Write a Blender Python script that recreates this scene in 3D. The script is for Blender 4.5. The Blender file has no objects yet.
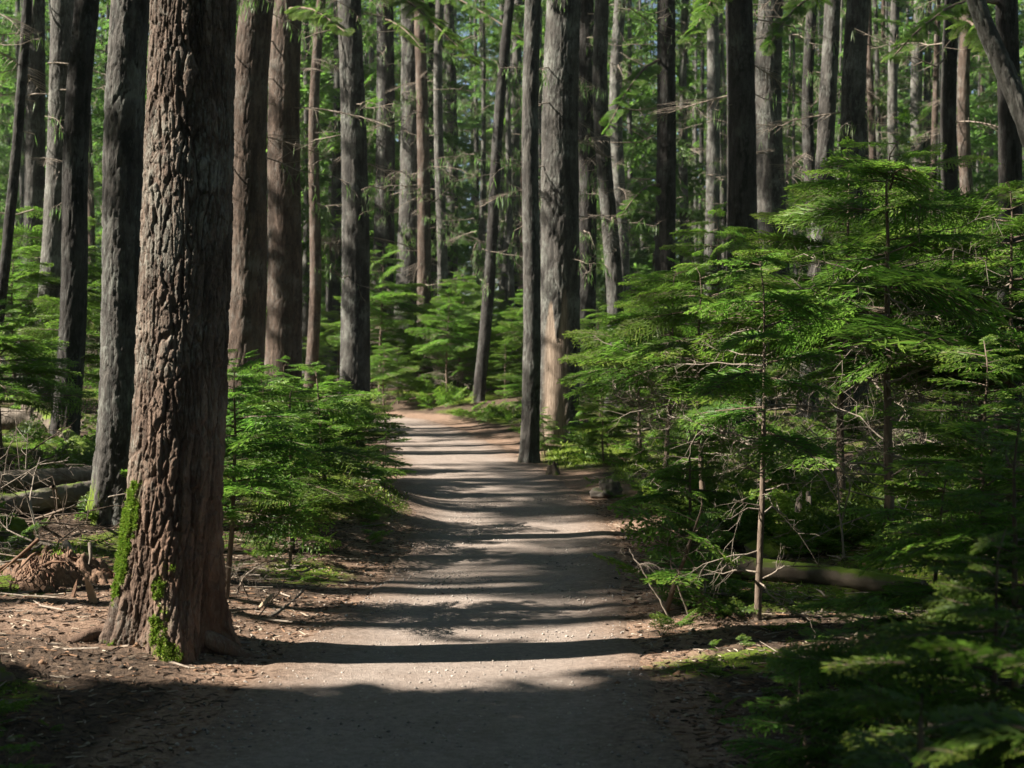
import bpy, math, numpy as np
from mathutils import Vector, Matrix
PI = math.pi
sc = bpy.context.scene
COL = sc.collection
F = 1422.0          # focal length in pixels of a 1024 px wide frame
HZ = 375.0          # image row of the horizon
EYE = 1.6
RS = np.random.RandomState

# ------------------------------------------------------------------ noise
def _hash(ix, iy, iz, seed):
    h = (ix.astype(np.int64) * 374761393 + iy.astype(np.int64) * 668265263 + iz.astype(np.int64) * 2147483647 + seed * 1274126177) & 0xFFFFFFFF
    h = ((h ^ (h >> 13)) * 1274126177) & 0xFFFFFFFF
    h = ((h ^ (h >> 16)) * 2246822519) & 0xFFFFFFFF
    return ((h ^ (h >> 15)) & 0xFFFFFF) / float(0xFFFFFF)

def vnoise(x, y, z=None, seed=0):
    """smooth value noise in -1..1"""
    x = np.asarray(x, float); y = np.asarray(y, float)
    z = np.zeros_like(x) if z is None else np.asarray(z, float)
    ix, iy, iz = np.floor(x), np.floor(y), np.floor(z)
    fx, fy, fz = x - ix, y - iy, z - iz
    fx, fy, fz = [f * f * f * (f * (f * 6 - 15) + 10) for f in (fx, fy, fz)]
    r = 0
    for dx in (0, 1):
        for dy in (0, 1):
            for dz in (0, 1):
                w = (fx if dx else 1 - fx) * (fy if dy else 1 - fy) * (fz if dz else 1 - fz)
                r = r + w * _hash(ix + dx, iy + dy, iz + dz, seed)
    return r * 2 - 1

def fbm(x, y, z=None, seed=0, octv=4, gain=0.5):
    a, s, t = 1.0, 0.0, 0.0
    for o in range(octv):
        k = 2.03 ** o
        s = s + a * vnoise(x * k, y * k, None if z is None else z * k, seed + o * 17)
        t += a; a *= gain
    return s / t

def cells(u, v, nu, seed):
    """periodic (in u) cellular noise: F2-F1 and the id of the nearest cell"""
    iu, iv = np.floor(u), np.floor(v)
    f1 = np.full(u.shape, 9.0); f2 = np.full(u.shape, 9.0); cid = np.zeros(u.shape)
    zz = np.zeros_like(iu)
    for du in (-1, 0, 1):
        for dv in (-1, 0, 1):
            cu, cv = iu + du, iv + dv
            cm = np.mod(cu, nu)
            px = cu + 0.1 + 0.8 * _hash(cm, cv, zz, seed)
            py = cv + 0.05 + 0.9 * _hash(cm, cv, zz + 1, seed)
            d = np.hypot(u - px, v - py)
            i = _hash(cm, cv, zz + 2, seed)
            near = d < f1
            f2 = np.where(near, f1, np.minimum(f2, d))
            cid = np.where(near, i, cid)
            f1 = np.where(near, d, f1)
    return f2 - f1, cid

def sstep(a, b, x):
    t = np.clip((np.asarray(x, float) - a) / (b - a), 0, 1)
    return t * t * (3 - 2 * t)

# ------------------------------------------------------------------ objects
def put(o, parent=None):
    COL.objects.link(o)
    if parent is not None:
        o.parent = parent
    return o

def tag(o, label, cat=None, group=None, kind=None):
    if label: o['label'] = label
    if cat: o['category'] = cat
    if group: o['group'] = group
    if kind: o['kind'] = kind
    return o

def thing(name, loc, label, cat, group=None, rz=0.0):
    o = bpy.data.objects.new(name, None)
    o.empty_display_size = 0.2
    o.location = loc; o.rotation_euler = (0, 0, rz)
    put(o)
    return tag(o, label, cat, group)

def make_mesh(name, V, Q, mat, smooth=True, attrs=None, tris=None):
    V = np.asarray(V, np.float32).reshape(-1, 3)
    Q = np.asarray(Q, np.int32).reshape(-1, 4)
    T = np.zeros((0, 3), np.int32) if tris is None else np.asarray(tris, np.int32).reshape(-1, 3)
    me = bpy.data.meshes.new(name)
    me.vertices.add(len(V)); me.vertices.foreach_set('co', V.ravel())
    nl = Q.size + T.size
    me.loops.add(nl)
    me.loops.foreach_set('vertex_index', np.concatenate([Q.ravel(), T.ravel()]))
    me.polygons.add(len(Q) + len(T))
    me.polygons.foreach_set('loop_start', np.concatenate([np.arange(len(Q)) * 4, Q.size + np.arange(len(T)) * 3]).astype(np.int32))
    me.polygons.foreach_set('loop_total', np.concatenate([np.full(len(Q), 4), np.full(len(T), 3)]).astype(np.int32))
    me.polygons.foreach_set('use_smooth', np.full(len(Q) + len(T), smooth))
    if attrs:
        for k, a in attrs.items():
            at = me.attributes.new(k, 'FLOAT', 'POINT')
            at.data.foreach_set('value', np.asarray(a, np.float32).ravel())
    me.update(calc_edges=True)
    if mat is not None:
        me.materials.append(mat)
    return me

def obj(name, me, parent=None, loc=None):
    o = bpy.data.objects.new(name, me)
    if loc is not None: o.location = loc
    return put(o, parent)

def grid_faces(nr, nc, wrap=False):
    r = np.arange(nr - 1)[:, None]
    c = np.arange(nc if wrap else nc - 1)[None, :]
    c2 = (c + 1) % nc
    a = r * nc + c; b = r * nc + c2
    return np.stack([a, b, b + nc, a + nc], -1).reshape(-1, 4)

def rotm(az, el=0.0, roll=0.0):
    """columns: x along the branch (azimuth az, elevation el), z up"""
    ca, sa, ce, se = math.cos(az), math.sin(az), math.cos(el), math.sin(el)
    m = np.array([[ca, -sa, 0], [sa, ca, 0], [0, 0, 1]]) @ np.array([[ce, 0, -se], [0, 1, 0], [se, 0, ce]])
    cr, sr = math.cos(roll), math.sin(roll)
    return m @ np.array([[1, 0, 0], [0, cr, -sr], [0, sr, cr]])

def tube(pts, rad, n=6):
    """one swept tube: verts, quads (index from 0)"""
    P = np.asarray(pts, float); R = np.asarray(rad, float)
    T = np.gradient(P, axis=0); T /= np.linalg.norm(T, axis=1)[:, None] + 1e-9
    ref = np.where(np.abs(T[:, 2:3]) > 0.9, np.array([[1.0, 0, 0]]), np.array([[0, 0, 1.0]]))
    A = np.cross(T, ref); A /= np.linalg.norm(A, axis=1)[:, None] + 1e-9
    B = np.cross(T, A)
    th = np.arange(n) * 2 * PI / n
    V = P[:, None] + R[:, None, None] * (np.cos(th)[None, :, None] * A[:, None] + np.sin(th)[None, :, None] * B[:, None])
    return V.reshape(-1, 3), grid_faces(len(P), n, True)

class Bag:
    """collects pieces into one mesh"""
    def __init__(s): s.V = []; s.Q = []; s.A = []; s.n = 0
    def add(s, V, Q, a=0.0):
        V = np.asarray(V, float).reshape(-1, 3)
        s.V.append(V); s.Q.append(np.asarray(Q) + s.n); s.n += len(V)
        s.A.append(np.broadcast_to(np.asarray(a, float), (len(V),)))
    def quads(s, q, a=0.0):
        q = np.asarray(q, float).reshape(-1, 4, 3)
        a = np.asarray(a, float)
        if a.ndim == 1: a = np.repeat(a, 4)
        s.add(q.reshape(-1, 3), np.arange(len(q) * 4).reshape(-1, 4), a)
    def mesh(s, name, mat, smooth=True, attr='tone'):
        return make_mesh(name, np.concatenate(s.V), np.concatenate(s.Q), mat, smooth, {attr: np.concatenate(s.A)})

# ------------------------------------------------------------------ materials
def mat_base(name):
    m = bpy.data.materials.new(name); m.use_nodes = True
    nt = m.node_tree
    for n in list(nt.nodes): nt.nodes.remove(n)
    out = nt.nodes.new('ShaderNodeOutputMaterial')
    return m, nt, out

class N:
    def __init__(s, nt): s.nt = nt
    def new(s, t, **kw):
        n = s.nt.nodes.new(t)
        for k, v in kw.items(): setattr(n, k, v)
        return n
    def link(s, a, b): s.nt.links.new(a, b)
    def set(s, sock, v):
        if hasattr(v, 'is_output'): s.link(v, sock)
        else: sock.default_value = v
    def coord(s, scale=(1, 1, 1), which='Object'):
        c = s.new('ShaderNodeTexCoord'); m = s.new('ShaderNodeMapping')
        m.inputs['Scale'].default_value = scale
        s.link(c.outputs[which], m.inputs['Vector'])
        return m.outputs['Vector']
    def noise(s, vec, scale, detail=4, rough=0.55, dist=0.0):
        n = s.new('ShaderNodeTexNoise')
        s.link(vec, n.inputs['Vector'])
        n.inputs['Scale'].default_value = scale; n.inputs['Detail'].default_value = detail
        n.inputs['Roughness'].default_value = rough; n.inputs['Distortion'].default_value = dist
        return n.outputs['Fac']
    def ramp(s, f, a, b):
        n = s.new('ShaderNodeMapRange'); n.clamp = True
        s.link(f, n.inputs['Value'])
        n.inputs['From Min'].default_value = a; n.inputs['From Max'].default_value = b
        return n.outputs['Result']
    def mix(s, f, a, b):
        n = s.new('ShaderNodeMix'); n.data_type = 'RGBA'
        s.set(n.inputs[0], f); s.set(n.inputs[6], a); s.set(n.inputs[7], b)
        return n.outputs[2]
    def math(s, op, a, b=0.0):
        n = s.new('ShaderNodeMath'); n.operation = op
        s.set(n.inputs[0], a); s.set(n.inputs[1], b)
        return n.outputs[0]
    def attr(s, name):
        n = s.new('ShaderNodeAttribute'); n.attribute_name = name
        return n.outputs['Fac']
    def rand_island(s):
        return s.new('ShaderNodeNewGeometry').outputs['Random Per Island']
    def rand_obj(s):
        return s.new('ShaderNodeObjectInfo').outputs['Random']
    def bump(s, h, strength, dist, normal=None):
        n = s.new('ShaderNodeBump')
        n.inputs['Strength'].default_value = strength; n.inputs['Distance'].default_value = dist
        s.link(h, n.inputs['Height'])
        if normal is not None: s.link(normal, n.inputs['Normal'])
        return n.outputs['Normal']
    def bsdf(s, color, rough=0.9, spec=0.2, normal=None):
        p = s.new('ShaderNodeBsdfPrincipled')
        s.set(p.inputs['Base Color'], color); s.set(p.inputs['Roughness'], rough)
        p.inputs['Specular IOR Level'].default_value = spec
        if normal is not None: s.link(normal, p.inputs['Normal'])
        return p.outputs['BSDF']

def c4(r, g, b): return (r, g, b, 1.0)

def bark_material(name, dark, light, lichen, lich_amt=0.5, fine=1.0):
    m, nt, out = mat_base(name); n = N(nt)
    v = n.coord((1, 1, 0.28)); v1 = n.coord((1, 1, 1))
    big = n.noise(v, 9 * fine, 5, 0.6)
    strip = n.noise(v, 38 * fine, 4, 0.65)
    patch = n.noise(v1, 2.2, 4, 0.6)
    plate = n.attr('plate'); ridge = n.attr('ridge')
    f = n.math('ADD', n.math('MULTIPLY', big, 0.6), n.math('MULTIPLY', plate, 0.4))
    col = n.mix(n.ramp(f, 0.25, 0.75), dark, light)
    col = n.mix(n.math('MULTIPLY', n.ramp(strip, 0.42, 0.66), 0.75), col, c4(*[x * 0.5 for x in dark[:3]]))
    lf = n.math('MULTIPLY', n.ramp(n.math('ADD', n.math('MULTIPLY', strip, 0.55), n.math('MULTIPLY', patch, 0.6)), 0.56, 0.72), lich_amt)
    lf = n.math('MULTIPLY', lf, n.ramp(ridge, 0.1, 0.5))
    col = n.mix(lf, col, lichen)
    mo = n.attr('moss')
    mm = n.ramp(n.math('ADD', mo, n.math('MULTIPLY', n.math('SUBTRACT', strip, 0.5), 0.9)), 0.42, 0.62)
    col = n.mix(mm, col, n.mix(big, c4(0.045, 0.075, 0.008), c4(0.14, 0.19, 0.02)))
    ws = n.noise(n.coord((1, 1, .06)), 45, 4, .6)
    col = n.mix(n.attr('bare'), col, n.mix(n.ramp(ws, .35, .65), c4(.11, .08, .058), c4(.25, .195, .148)))
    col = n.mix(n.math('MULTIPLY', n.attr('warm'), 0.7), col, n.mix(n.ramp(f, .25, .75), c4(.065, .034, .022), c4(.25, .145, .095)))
    h = n.math('ADD', n.math('MULTIPLY', big, 0.6), n.math('MULTIPLY', strip, 0.5))
    flake = n.noise(n.coord((1, 1, .45)), 85 * fine, 4, .7)
    nm = n.bump(flake, .8, .008, n.bump(h, 1.0, 0.03))
    n.link(n.bsdf(col, 0.92, 0.15, nm), out.inputs['Surface'])
    return m

def leaf_material(name, a, b, tip, trans=0.42):
    m, nt, out = mat_base(name); n = N(nt)
    r = n.rand_island(); o = n.rand_obj(); t = n.attr('tone')
    big = n.noise(n.coord((1, 1, 1)), 2.5, 2, 0.5)
    col = n.mix(n.ramp(n.math('ADD', n.math('MULTIPLY', r, 0.5), n.math('MULTIPLY', big, 0.6)), 0.2, 0.9), a, b)
    col = n.mix(n.math('MULTIPLY', n.ramp(t, 0.2, 0.9), 0.8), col, tip)
    hs = n.new('ShaderNodeHueSaturation')
    n.link(n.math('ADD', n.math('MULTIPLY', o, 0.035), 0.485), hs.inputs['Hue'])
    hs.inputs['Saturation'].default_value = 1.0
    n.link(n.math('ADD', n.math('MULTIPLY', o, 0.4), 0.8), hs.inputs['Value'])
    n.link(col, hs.inputs['Color'])
    col = hs.outputs['Color']
    p = n.bsdf(col, 0.5, 0.3)
    tr = n.new('ShaderNodeBsdfTranslucent')
    tc = n.mix(0.5, col, c4(0.13, 0.30, 0.035))
    n.link(tc, tr.inputs['Color'])
    ms = n.new('ShaderNodeMixShader'); ms.inputs[0].default_value = trans
    n.link(p, ms.inputs[1]); n.link(tr.outputs[0], ms.inputs[2])
    n.link(ms.outputs[0], out.inputs['Surface'])
    return m

def wood_material(name, a, b, grain=(1, 1, 0.15), scale=30, moss=0.0):
    m, nt, out = mat_base(name); n = N(nt)
    f = n.noise(n.coord(grain), scale, 5, 0.65)
    g = n.noise(n.coord((1, 1, 1)), 5, 4, 0.6)
    col = n.mix(n.ramp(n.math('ADD', n.math('MULTIPLY', f, 0.6), n.math('MULTIPLY', g, 0.5)), 0.35, 0.75), a, b)
    if moss > 0:
        nz = n.new('ShaderNodeNewGeometry'); sp = n.new('ShaderNodeSeparateXYZ')
        n.link(nz.outputs['Normal'], sp.inputs[0])
        k = n.ramp(n.math('ADD', n.math('MULTIPLY', sp.outputs['Z'], 0.6), n.math('MULTIPLY', g, 0.9)), 1.05 - moss, 1.25 - moss)
        col = n.mix(k, col, n.mix(f, c4(0.035, 0.06, 0.008), c4(0.11, 0.15, 0.018)))
    n.link(n.bsdf(col, 0.9, 0.15, n.bump(f, 0.7, 0.012)), out.inputs['Surface'])
    return m

def island_material(name, cols, rough=0.9):
    m, nt, out = mat_base(name); n = N(nt)
    r = n.rand_island()
    cr = n.new('ShaderNodeValToRGB'); cr.color_ramp.interpolation = 'CONSTANT'
    el = cr.color_ramp.elements
    while len(el) < len(cols): el.new(0.5)
    for i, c in enumerate(cols):
        el[i].position = i / len(cols); el[i].color = c
    n.link(r, cr.inputs[0])
    n.link(n.bsdf(cr.outputs[0], rough, 0.15), out.inputs['Surface'])
    return m

M = {}
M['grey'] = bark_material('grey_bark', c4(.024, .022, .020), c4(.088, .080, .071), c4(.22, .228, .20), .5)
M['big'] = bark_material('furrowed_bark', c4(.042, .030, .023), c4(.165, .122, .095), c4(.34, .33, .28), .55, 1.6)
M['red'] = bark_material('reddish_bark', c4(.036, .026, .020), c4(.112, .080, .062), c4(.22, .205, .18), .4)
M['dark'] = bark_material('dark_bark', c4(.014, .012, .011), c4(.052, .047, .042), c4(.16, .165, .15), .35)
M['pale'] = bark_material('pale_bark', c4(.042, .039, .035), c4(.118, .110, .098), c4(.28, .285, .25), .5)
M['twig'] = wood_material('twig_bark', c4(.06, .042, .03), c4(.17, .13, .10), (1, 1, .3), 40)
M['deadtwig'] = wood_material('dead_twig_bark', c4(.10, .075, .055), c4(.27, .23, .19), (1, 1, .3), 30)
M['lichen'] = leaf_material('lichen_twigs', c4(.045, .085, .03), c4(.11, .155, .06), c4(.17, .225, .09), .5)
M['leaf'] = leaf_material('hemlock_needles', c4(.027, .076, .013), c4(.080, .162, .024), c4(.26, .335, .045), .56)
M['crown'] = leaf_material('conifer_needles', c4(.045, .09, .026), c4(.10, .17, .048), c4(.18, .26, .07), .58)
M['deadwood'] = wood_material('weathered_wood', c4(.07, .056, .045), c4(.25, .21, .17))
M['palewood'] = wood_material('bare_wood', c4(.20, .14, .09), c4(.42, .33, .23))
M['mossywood'] = wood_material('mossy_log_bark', c4(.045, .035, .026), c4(.15, .12, .09), (.3, .3, .3), 22, .35)
M['greylog'] = wood_material('grey_log_bark', c4(.06, .05, .042), c4(.19, .165, .14), (.3, .3, .3), 22, .16)
M['rotwood'] = wood_material('rotting_red_wood', c4(.05, .03, .02), c4(.19, .11, .07), (1, 1, .4), 26)
M['duffwood'] = wood_material('crumbled_red_wood', c4(.045, .026, .018), c4(.20, .125, .082), (1, 1, 1), 40)
M['mossrock'] = wood_material('mossy_surface', c4(.05, .042, .035), c4(.12, .10, .08), (1, 1, 1), 14, .62)
M['moss'] = leaf_material('moss_tufts', c4(.05, .08, .008), c4(.13, .18, .014), c4(.22, .28, .03), .3)
M['litter'] = island_material('litter_pieces', [c4(.05, .035, .025), c4(.12, .07, .045), c4(.17, .10, .06), c4(.09, .065, .05), c4(.26, .21, .16), c4(.035, .028, .022)])
M['stones'] = island_material('gravel_stones', [c4(.20, .18, .16), c4(.27, .24, .21), c4(.15, .13, .12), c4(.33, .29, .25)])

# ------------------------------------------------------------------ the path line and the ground
PATH = np.array([(-0.30, -30), (-0.40, 0), (-0.36, 5.8), (-0.34, 7), (-0.27, 8.3), (-0.14, 10.1), (0.03, 13), (-0.06, 15), (-0.20, 17.2), (-0.67, 21.7),
                 (-1.25, 26), (-2.25, 32.5), (-3.4, 37.5), (-5.0, 40.6), (-7.5, 43), (-12, 44.5), (-24, 47), (-45, 52)], float)
def _smooth_line(P, n=400):
    d = np.r_[0, np.cumsum(np.hypot(*np.diff(P, axis=0).T))]
    s = np.linspace(0, d[-1], n)
    Q = np.stack([np.interp(s, d, P[:, 0]), np.interp(s, d, P[:, 1])], 1)
    for _ in range(6):
        Q[1:-1] = (Q[:-2] + 2 * Q[1:-1] + Q[2:]) / 4
    return Q
LINE = _smooth_line(PATH)
def half_width(Y):
    return np.interp(Y, [0, 6, 8, 10.5, 13, 18, 60], [1.12, 1.10, .98, .92, .96, 1.12, 1.12])

def path_dist(x, y):
    """signed: + to the right of the line, - to the left; metres from the line"""
    x = np.asarray(x, float); y = np.asarray(y, float)
    best = np.full(x.shape, 1e9); sgn = np.ones(x.shape)
    A = LINE[::3]
    for i in range(len(A) - 1):
        a, b = A[i], A[i + 1]
        d = b - a; L2 = d @ d
        t = np.clip(((x - a[0]) * d[0] + (y - a[1]) * d[1]) / L2, 0, 1)
        ex, ey = x - a[0] - t * d[0], y - a[1] - t * d[1]
        q = ex * ex + ey * ey
        n = q < best
        best = np.where(n, q, best)
        sgn = np.where(n, np.where(ex * d[1] - ey * d[0] >= 0, 1.0, -1.0), sgn)
    return np.sqrt(best) * sgn

def height0(x, y, sd=None):
    """ground without the finest bumps"""
    x = np.asarray(x, float); y = np.asarray(y, float)
    sd = path_dist(x, y) if sd is None else sd
    e = np.abs(sd) - half_width(y)                     # metres outside the path's edge
    left = sd < 0
    bank = 0.06 * sstep(0.0, 0.9, e) + 0.02 * sstep(-0.5, 0.1, e)
    rl = (0.12 + 0.85 * sstep(12, 34, y)) * sstep(0.1, 3.0, e)
    rr = (0.05 + 0.45 * sstep(16, 45, y)) * sstep(0.2, 4.0, e)
    z = bank + np.where(left, rl, rr)
    z = z + 0.016 * np.clip(y - 12, 0, 30) + 0.022 * np.clip(y - 46, 0, 150)
    out = sstep(0.2, 2.5, e)
    z = z + out * (0.16 * fbm(x * .35, y * .35, seed=5, octv=3) + 0.10 * fbm(x * 1.3, y * 1.3, seed=9, octv=3))
    # a mossy hump on the left edge, a mound of needles round the big tree
    z = z + 0.42 * np.exp(-(((x + 1.85) / .62) ** 2 + ((y - 15.6) / 1.7) ** 2))
    z = z + 0.09 * np.exp(-(((x + 2.25) / .85) ** 2 + ((y - 8.5) / .9) ** 2))
    z = z + 0.06 * np.exp(-(((x - 1.75) / .6) ** 2 + ((y - 9.6) / .9) ** 2))
    return z

def height(x, y):
    x = np.asarray(x, float); y = np.asarray(y, float)
    sd = path_dist(x, y)
    e = np.abs(sd) - half_width(y)
    return height0(x, y, sd) + 0.022 * sstep(-0.1, 0.5, e) * fbm(x * 6, y * 6, seed=31, octv=3) - 0.05 * sstep(-0.05, -0.35, e)

def gz(x, y): return float(height(np.array([x]), np.array([y]))[0])
def at(px, Y): return (px - 512.0) * Y / F
def at3(px, py, Y): return np.array([(px - 512.0) * Y / F, Y, EYE - (py - HZ) * Y / F])
def on_ground(px, Y):
    x = at(px, Y); return np.array([x, Y, gz(x, Y)])

def axis(steps):
    """non-uniform samples from (start, end, step) runs"""
    v = []
    for a, b, s in steps:
        v.append(np.arange(a, b, s))
    return np.unique(np.round(np.concatenate(v), 4))

def mossiness(x, y, e):
    m = 0.5 + 0.55 * fbm(x * .9, y * .9, seed=77, octv=4)
    m = m * sstep(0.25, 1.1, e)
    m = np.maximum(m, 1.1 * np.exp(-(((x + 1.75) / .75) ** 2 + ((y - 15.4) / 1.9) ** 2)))
    m = np.maximum(m, 1.0 * np.exp(-(((x - 1.75) / .75) ** 2 + ((y - 9.8) / 1.0) ** 2)))
    m = np.maximum(m, 0.9 * np.exp(-(((x - 1.35) / .8) ** 2 + ((y - 7.6) / .45) ** 2)))
    m = np.maximum(m, 0.95 * np.exp(-(((x - 1.05) / .7) ** 2 + ((y - 23.5) / 3.0) ** 2)))
    m = np.maximum(m, 0.8 * np.exp(-(((x + 1.6) / .5) ** 2 + ((y - 11) / .9) ** 2)))
    m = m * (1 - 0.95 * np.exp(-(((x + 2.2) / 1.1) ** 2 + ((y - 8.1) / 1.1) ** 2)))
    return np.clip(m, 0, 1.2)

def build_ground():
    gx = axis([(-160, -40, 8), (-40, -16, 1.2), (-16, -5, .3), (-5, 5, .065), (5, 16, .3), (16, 40, 1.2), (40, 161, 8)])
    gy = axis([(-60, -4, 4), (-4, 2, .5), (2, 15, .065), (15, 30, .16), (30, 70, .5), (70, 120, 2), (120, 241, 8)])
    X, Y = np.meshgrid(gx, gy)
    sd = path_dist(X, Y); e = np.abs(sd) - half_width(Y)
    Z = height(X, Y)
    V = np.stack([X, Y, Z], -1).reshape(-1, 3)
    moss = mossiness(X, Y, e)
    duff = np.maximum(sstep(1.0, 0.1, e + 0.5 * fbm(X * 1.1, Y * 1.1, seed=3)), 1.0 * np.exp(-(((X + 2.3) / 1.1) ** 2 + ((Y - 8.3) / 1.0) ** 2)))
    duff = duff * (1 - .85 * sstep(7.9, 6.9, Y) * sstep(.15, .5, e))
    m, nt, out = mat_base('forest_soil'); n = N(nt)
    v = n.coord((1, 1, 1))
    a = n.noise(v, 1.6, 5, .6); b = n.noise(v, 22, 5, .65); c = n.noise(v, 90, 3, .6)
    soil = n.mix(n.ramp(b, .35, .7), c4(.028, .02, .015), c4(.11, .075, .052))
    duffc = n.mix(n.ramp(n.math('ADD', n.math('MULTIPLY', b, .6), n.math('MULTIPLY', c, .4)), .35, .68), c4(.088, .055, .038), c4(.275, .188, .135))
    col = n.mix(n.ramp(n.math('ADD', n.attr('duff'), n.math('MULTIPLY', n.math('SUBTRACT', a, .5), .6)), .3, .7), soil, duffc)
    mossc = n.mix(n.ramp(b, .3, .7), c4(.032, .052, .007), c4(.10, .135, .016))
    mk = n.ramp(n.math('ADD', n.attr('moss'), n.math('MULTIPLY', n.math('SUBTRACT', b, .5), .7)), .42, .62)
    col = n.mix(mk, col, mossc)
    h = n.math('ADD', n.math('MULTIPLY', b, .7), n.math('MULTIPLY', c, .35))
    n.link(n.bsdf(col, .95, .1, n.bump(h, .9, .03)), out.inputs['Surface'])
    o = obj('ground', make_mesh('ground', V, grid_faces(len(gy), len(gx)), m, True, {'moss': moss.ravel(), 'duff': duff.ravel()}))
    tag(o, 'brown forest floor with needles and green moss', kind='structure')

def build_path():
    s = np.r_[0, np.cumsum(np.hypot(*np.diff(LINE, axis=0).T))]
    # fine near the camera, coarser far off
    yy = axis([(0, 32, 1.5), (32, 44, .09), (44, 74, .2), (74, float(s[-1]), .5)])
    cx, cy = np.interp(yy, s, LINE[:, 0]), np.interp(yy, s, LINE[:, 1])
    tx, ty = np.gradient(cx), np.gradient(cy); L = np.hypot(tx, ty); tx /= L; ty /= L
    w = np.linspace(-1.22, 1.22, 41)
    hw = half_width(cy)[:, None]
    X = cx[:, None] + ty[:, None] * w[None] * hw
    Y = cy[:, None] - tx[:, None] * w[None] * hw
    lat = np.broadcast_to(np.abs(w)[None], X.shape)
    Z = height0(X, Y) + 0.012 - 0.055 * sstep(0.9, 1.2, lat + 0.10 * fbm(X * 1.5, Y * 1.5, seed=21)) \
        + 0.010 * fbm(X * 2.2, Y * 2.2, seed=41, octv=3) 
    V = np.stack([X, Y, Z], -1).reshape(-1, 3)
    m, nt, out = mat_base('gravel_path'); n = N(nt)
    v = n.coord((1, 1, 1))
    a = n.noise(v, 1.3, 4, .6); b = n.noise(v, 26, 5, .7); c = n.noise(v, 150, 3, .6); st = n.noise(v, 5, 5, .65)
    gr = n.mix(n.ramp(n.math('ADD', n.math('MULTIPLY', b, .5), n.math('MULTIPLY', c, .5)), .33, .68), c4(.14, .114, .097), c4(.33, .272, .232))
    gr = n.mix(n.math('MULTIPLY', n.ramp(st, .45, .7), .35), gr, c4(.13, .09, .068))
    ed = n.ramp(n.math('ADD', n.attr('lateral'), n.math('MULTIPLY', n.math('SUBTRACT', a, .5), .5)), .55, 1.0)
    dc = n.mix(n.ramp(b, .35, .68), c4(.085, .057, .042), c4(.25, .18, .135))
    col = n.mix(ed, gr, dc)
    h = n.math('ADD', n.math('MULTIPLY', b, .5), n.math('MULTIPLY', c, .5))
    n.link(n.bsdf(col, .93, .12, n.bump(h, 1.0, .02)), out.inputs['Surface'])
    o = obj('path', make_mesh('path', V, grid_faces(len(yy), 41), m, True, {'lateral': lat.ravel()}))
    tag(o, 'packed gravel footpath winding between the trees', kind='structure')
# ------------------------------------------------------------------ tree trunks
def trunk_geometry(spine, rad, zs, nth, cell, amp, seed, flare=0.35, flare_h=0.4, lobes=5, moss=None, fine=None, skip=None):
    """spine(z)->(x,y), rad(z)->r ; returns V, Q, attributes"""
    rs = RS(seed)
    zs = np.asarray(zs, float)
    th = np.linspace(0, 2 * PI, nth, endpoint=False)
    TH, Z = np.meshgrid(th, zs)
    R = rad(np.maximum(Z, 0))
    ph = rs.rand() * 6.28
    lob = 0.55 + 0.45 * np.cos(lobes * TH + ph + 0.6 * np.sin(2 * TH + ph))
    R = R * (1 + flare * np.exp(-np.maximum(Z, -.05) / flare_h) * lob)
    rm = float(np.mean(rad(np.array([0.0, 3.0]))))
    nu = max(5, int(round(2 * PI * rm / cell)))
    U = TH / (2 * PI) * nu
    wz = 0.55 * fbm(np.cos(TH) * 2.3, np.sin(TH) * 2.3, Z * 1.6, seed, 3)
    U2 = U + 1.5 * fbm(np.cos(TH) * 1.5, np.sin(TH) * 1.5, Z * 1.1, seed + 5, 2) + .28 * fbm(np.cos(TH) * 4, np.sin(TH) * 4, Z * 6, seed + 15, 3)
    r1, cid = cells(U2, Z / (cell * 6.5) + wz, nu, seed)
    hf = fbm(np.cos(TH) * R / (cell * .4), np.sin(TH) * R / (cell * .4), Z / (cell * .55), seed + 31, 3)
    h = sstep(0.02, 0.24, r1 + .10 * hf) * (.70 + .6 * cid)
    d = amp * (h - 0.7) + amp * .16 * hf
    if fine:                                   # scales on the plates, with thin cracks between them
        r2, cid2 = cells(U2 * 1.6 + .30 * hf, Z / (cell * 1.7) + wz * 2.0 + .35 * hf, int(nu * 1.6), seed + 77)
        d = d + fine * (1.5 * (cid2 - .6) - .9 * (1 - sstep(0, .16, r2))) * (.35 + .65 * np.minimum(h, 1))
    d = d + amp * .25 * fbm(np.cos(TH) * R / .04, np.sin(TH) * R / .04, Z / .2, seed + 9, 4, .6)
    rg = 1 - 2 * np.abs(fbm(np.cos(TH) * R / (cell * .5), np.sin(TH) * R / (cell * .5), Z / (cell * 3.2), seed + 21, 3))
    d = d + amp * .15 * rg
    d = d + rm * 0.03 * fbm(np.cos(TH) * 1.2, np.sin(TH) * 1.2, Z * .8, seed + 3, 2)
    if skip is not None:                       # a patch where the bark is gone
        d = d * (1 - skip(TH, Z)) - amp * .8 * skip(TH, Z)
    sx, sy = spine(Z)
    V = np.stack([sx + np.cos(TH) * (R + d), sy + np.sin(TH) * (R + d), Z], -1)
    mo = np.zeros_like(Z) if moss is None else moss(TH, Z)
    att = dict(plate=cid.ravel(), ridge=h.ravel(), moss=mo.ravel())
    if skip is not None: att['bare'] = skip(TH, Z).ravel()
    return V.reshape(-1, 3), grid_faces(len(zs), nth, True), att

def low_moss(amount, side=PI, top=0.9, seed=0):
    return lambda TH, Z: np.clip(amount * sstep(top, -.1, Z) * (0.55 + 0.45 * np.cos(TH - side)) + 0.35 * amount * fbm(np.cos(TH) * 2, np.sin(TH) * 2, Z * 2.2, seed, 3), 0, 1.1)

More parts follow.
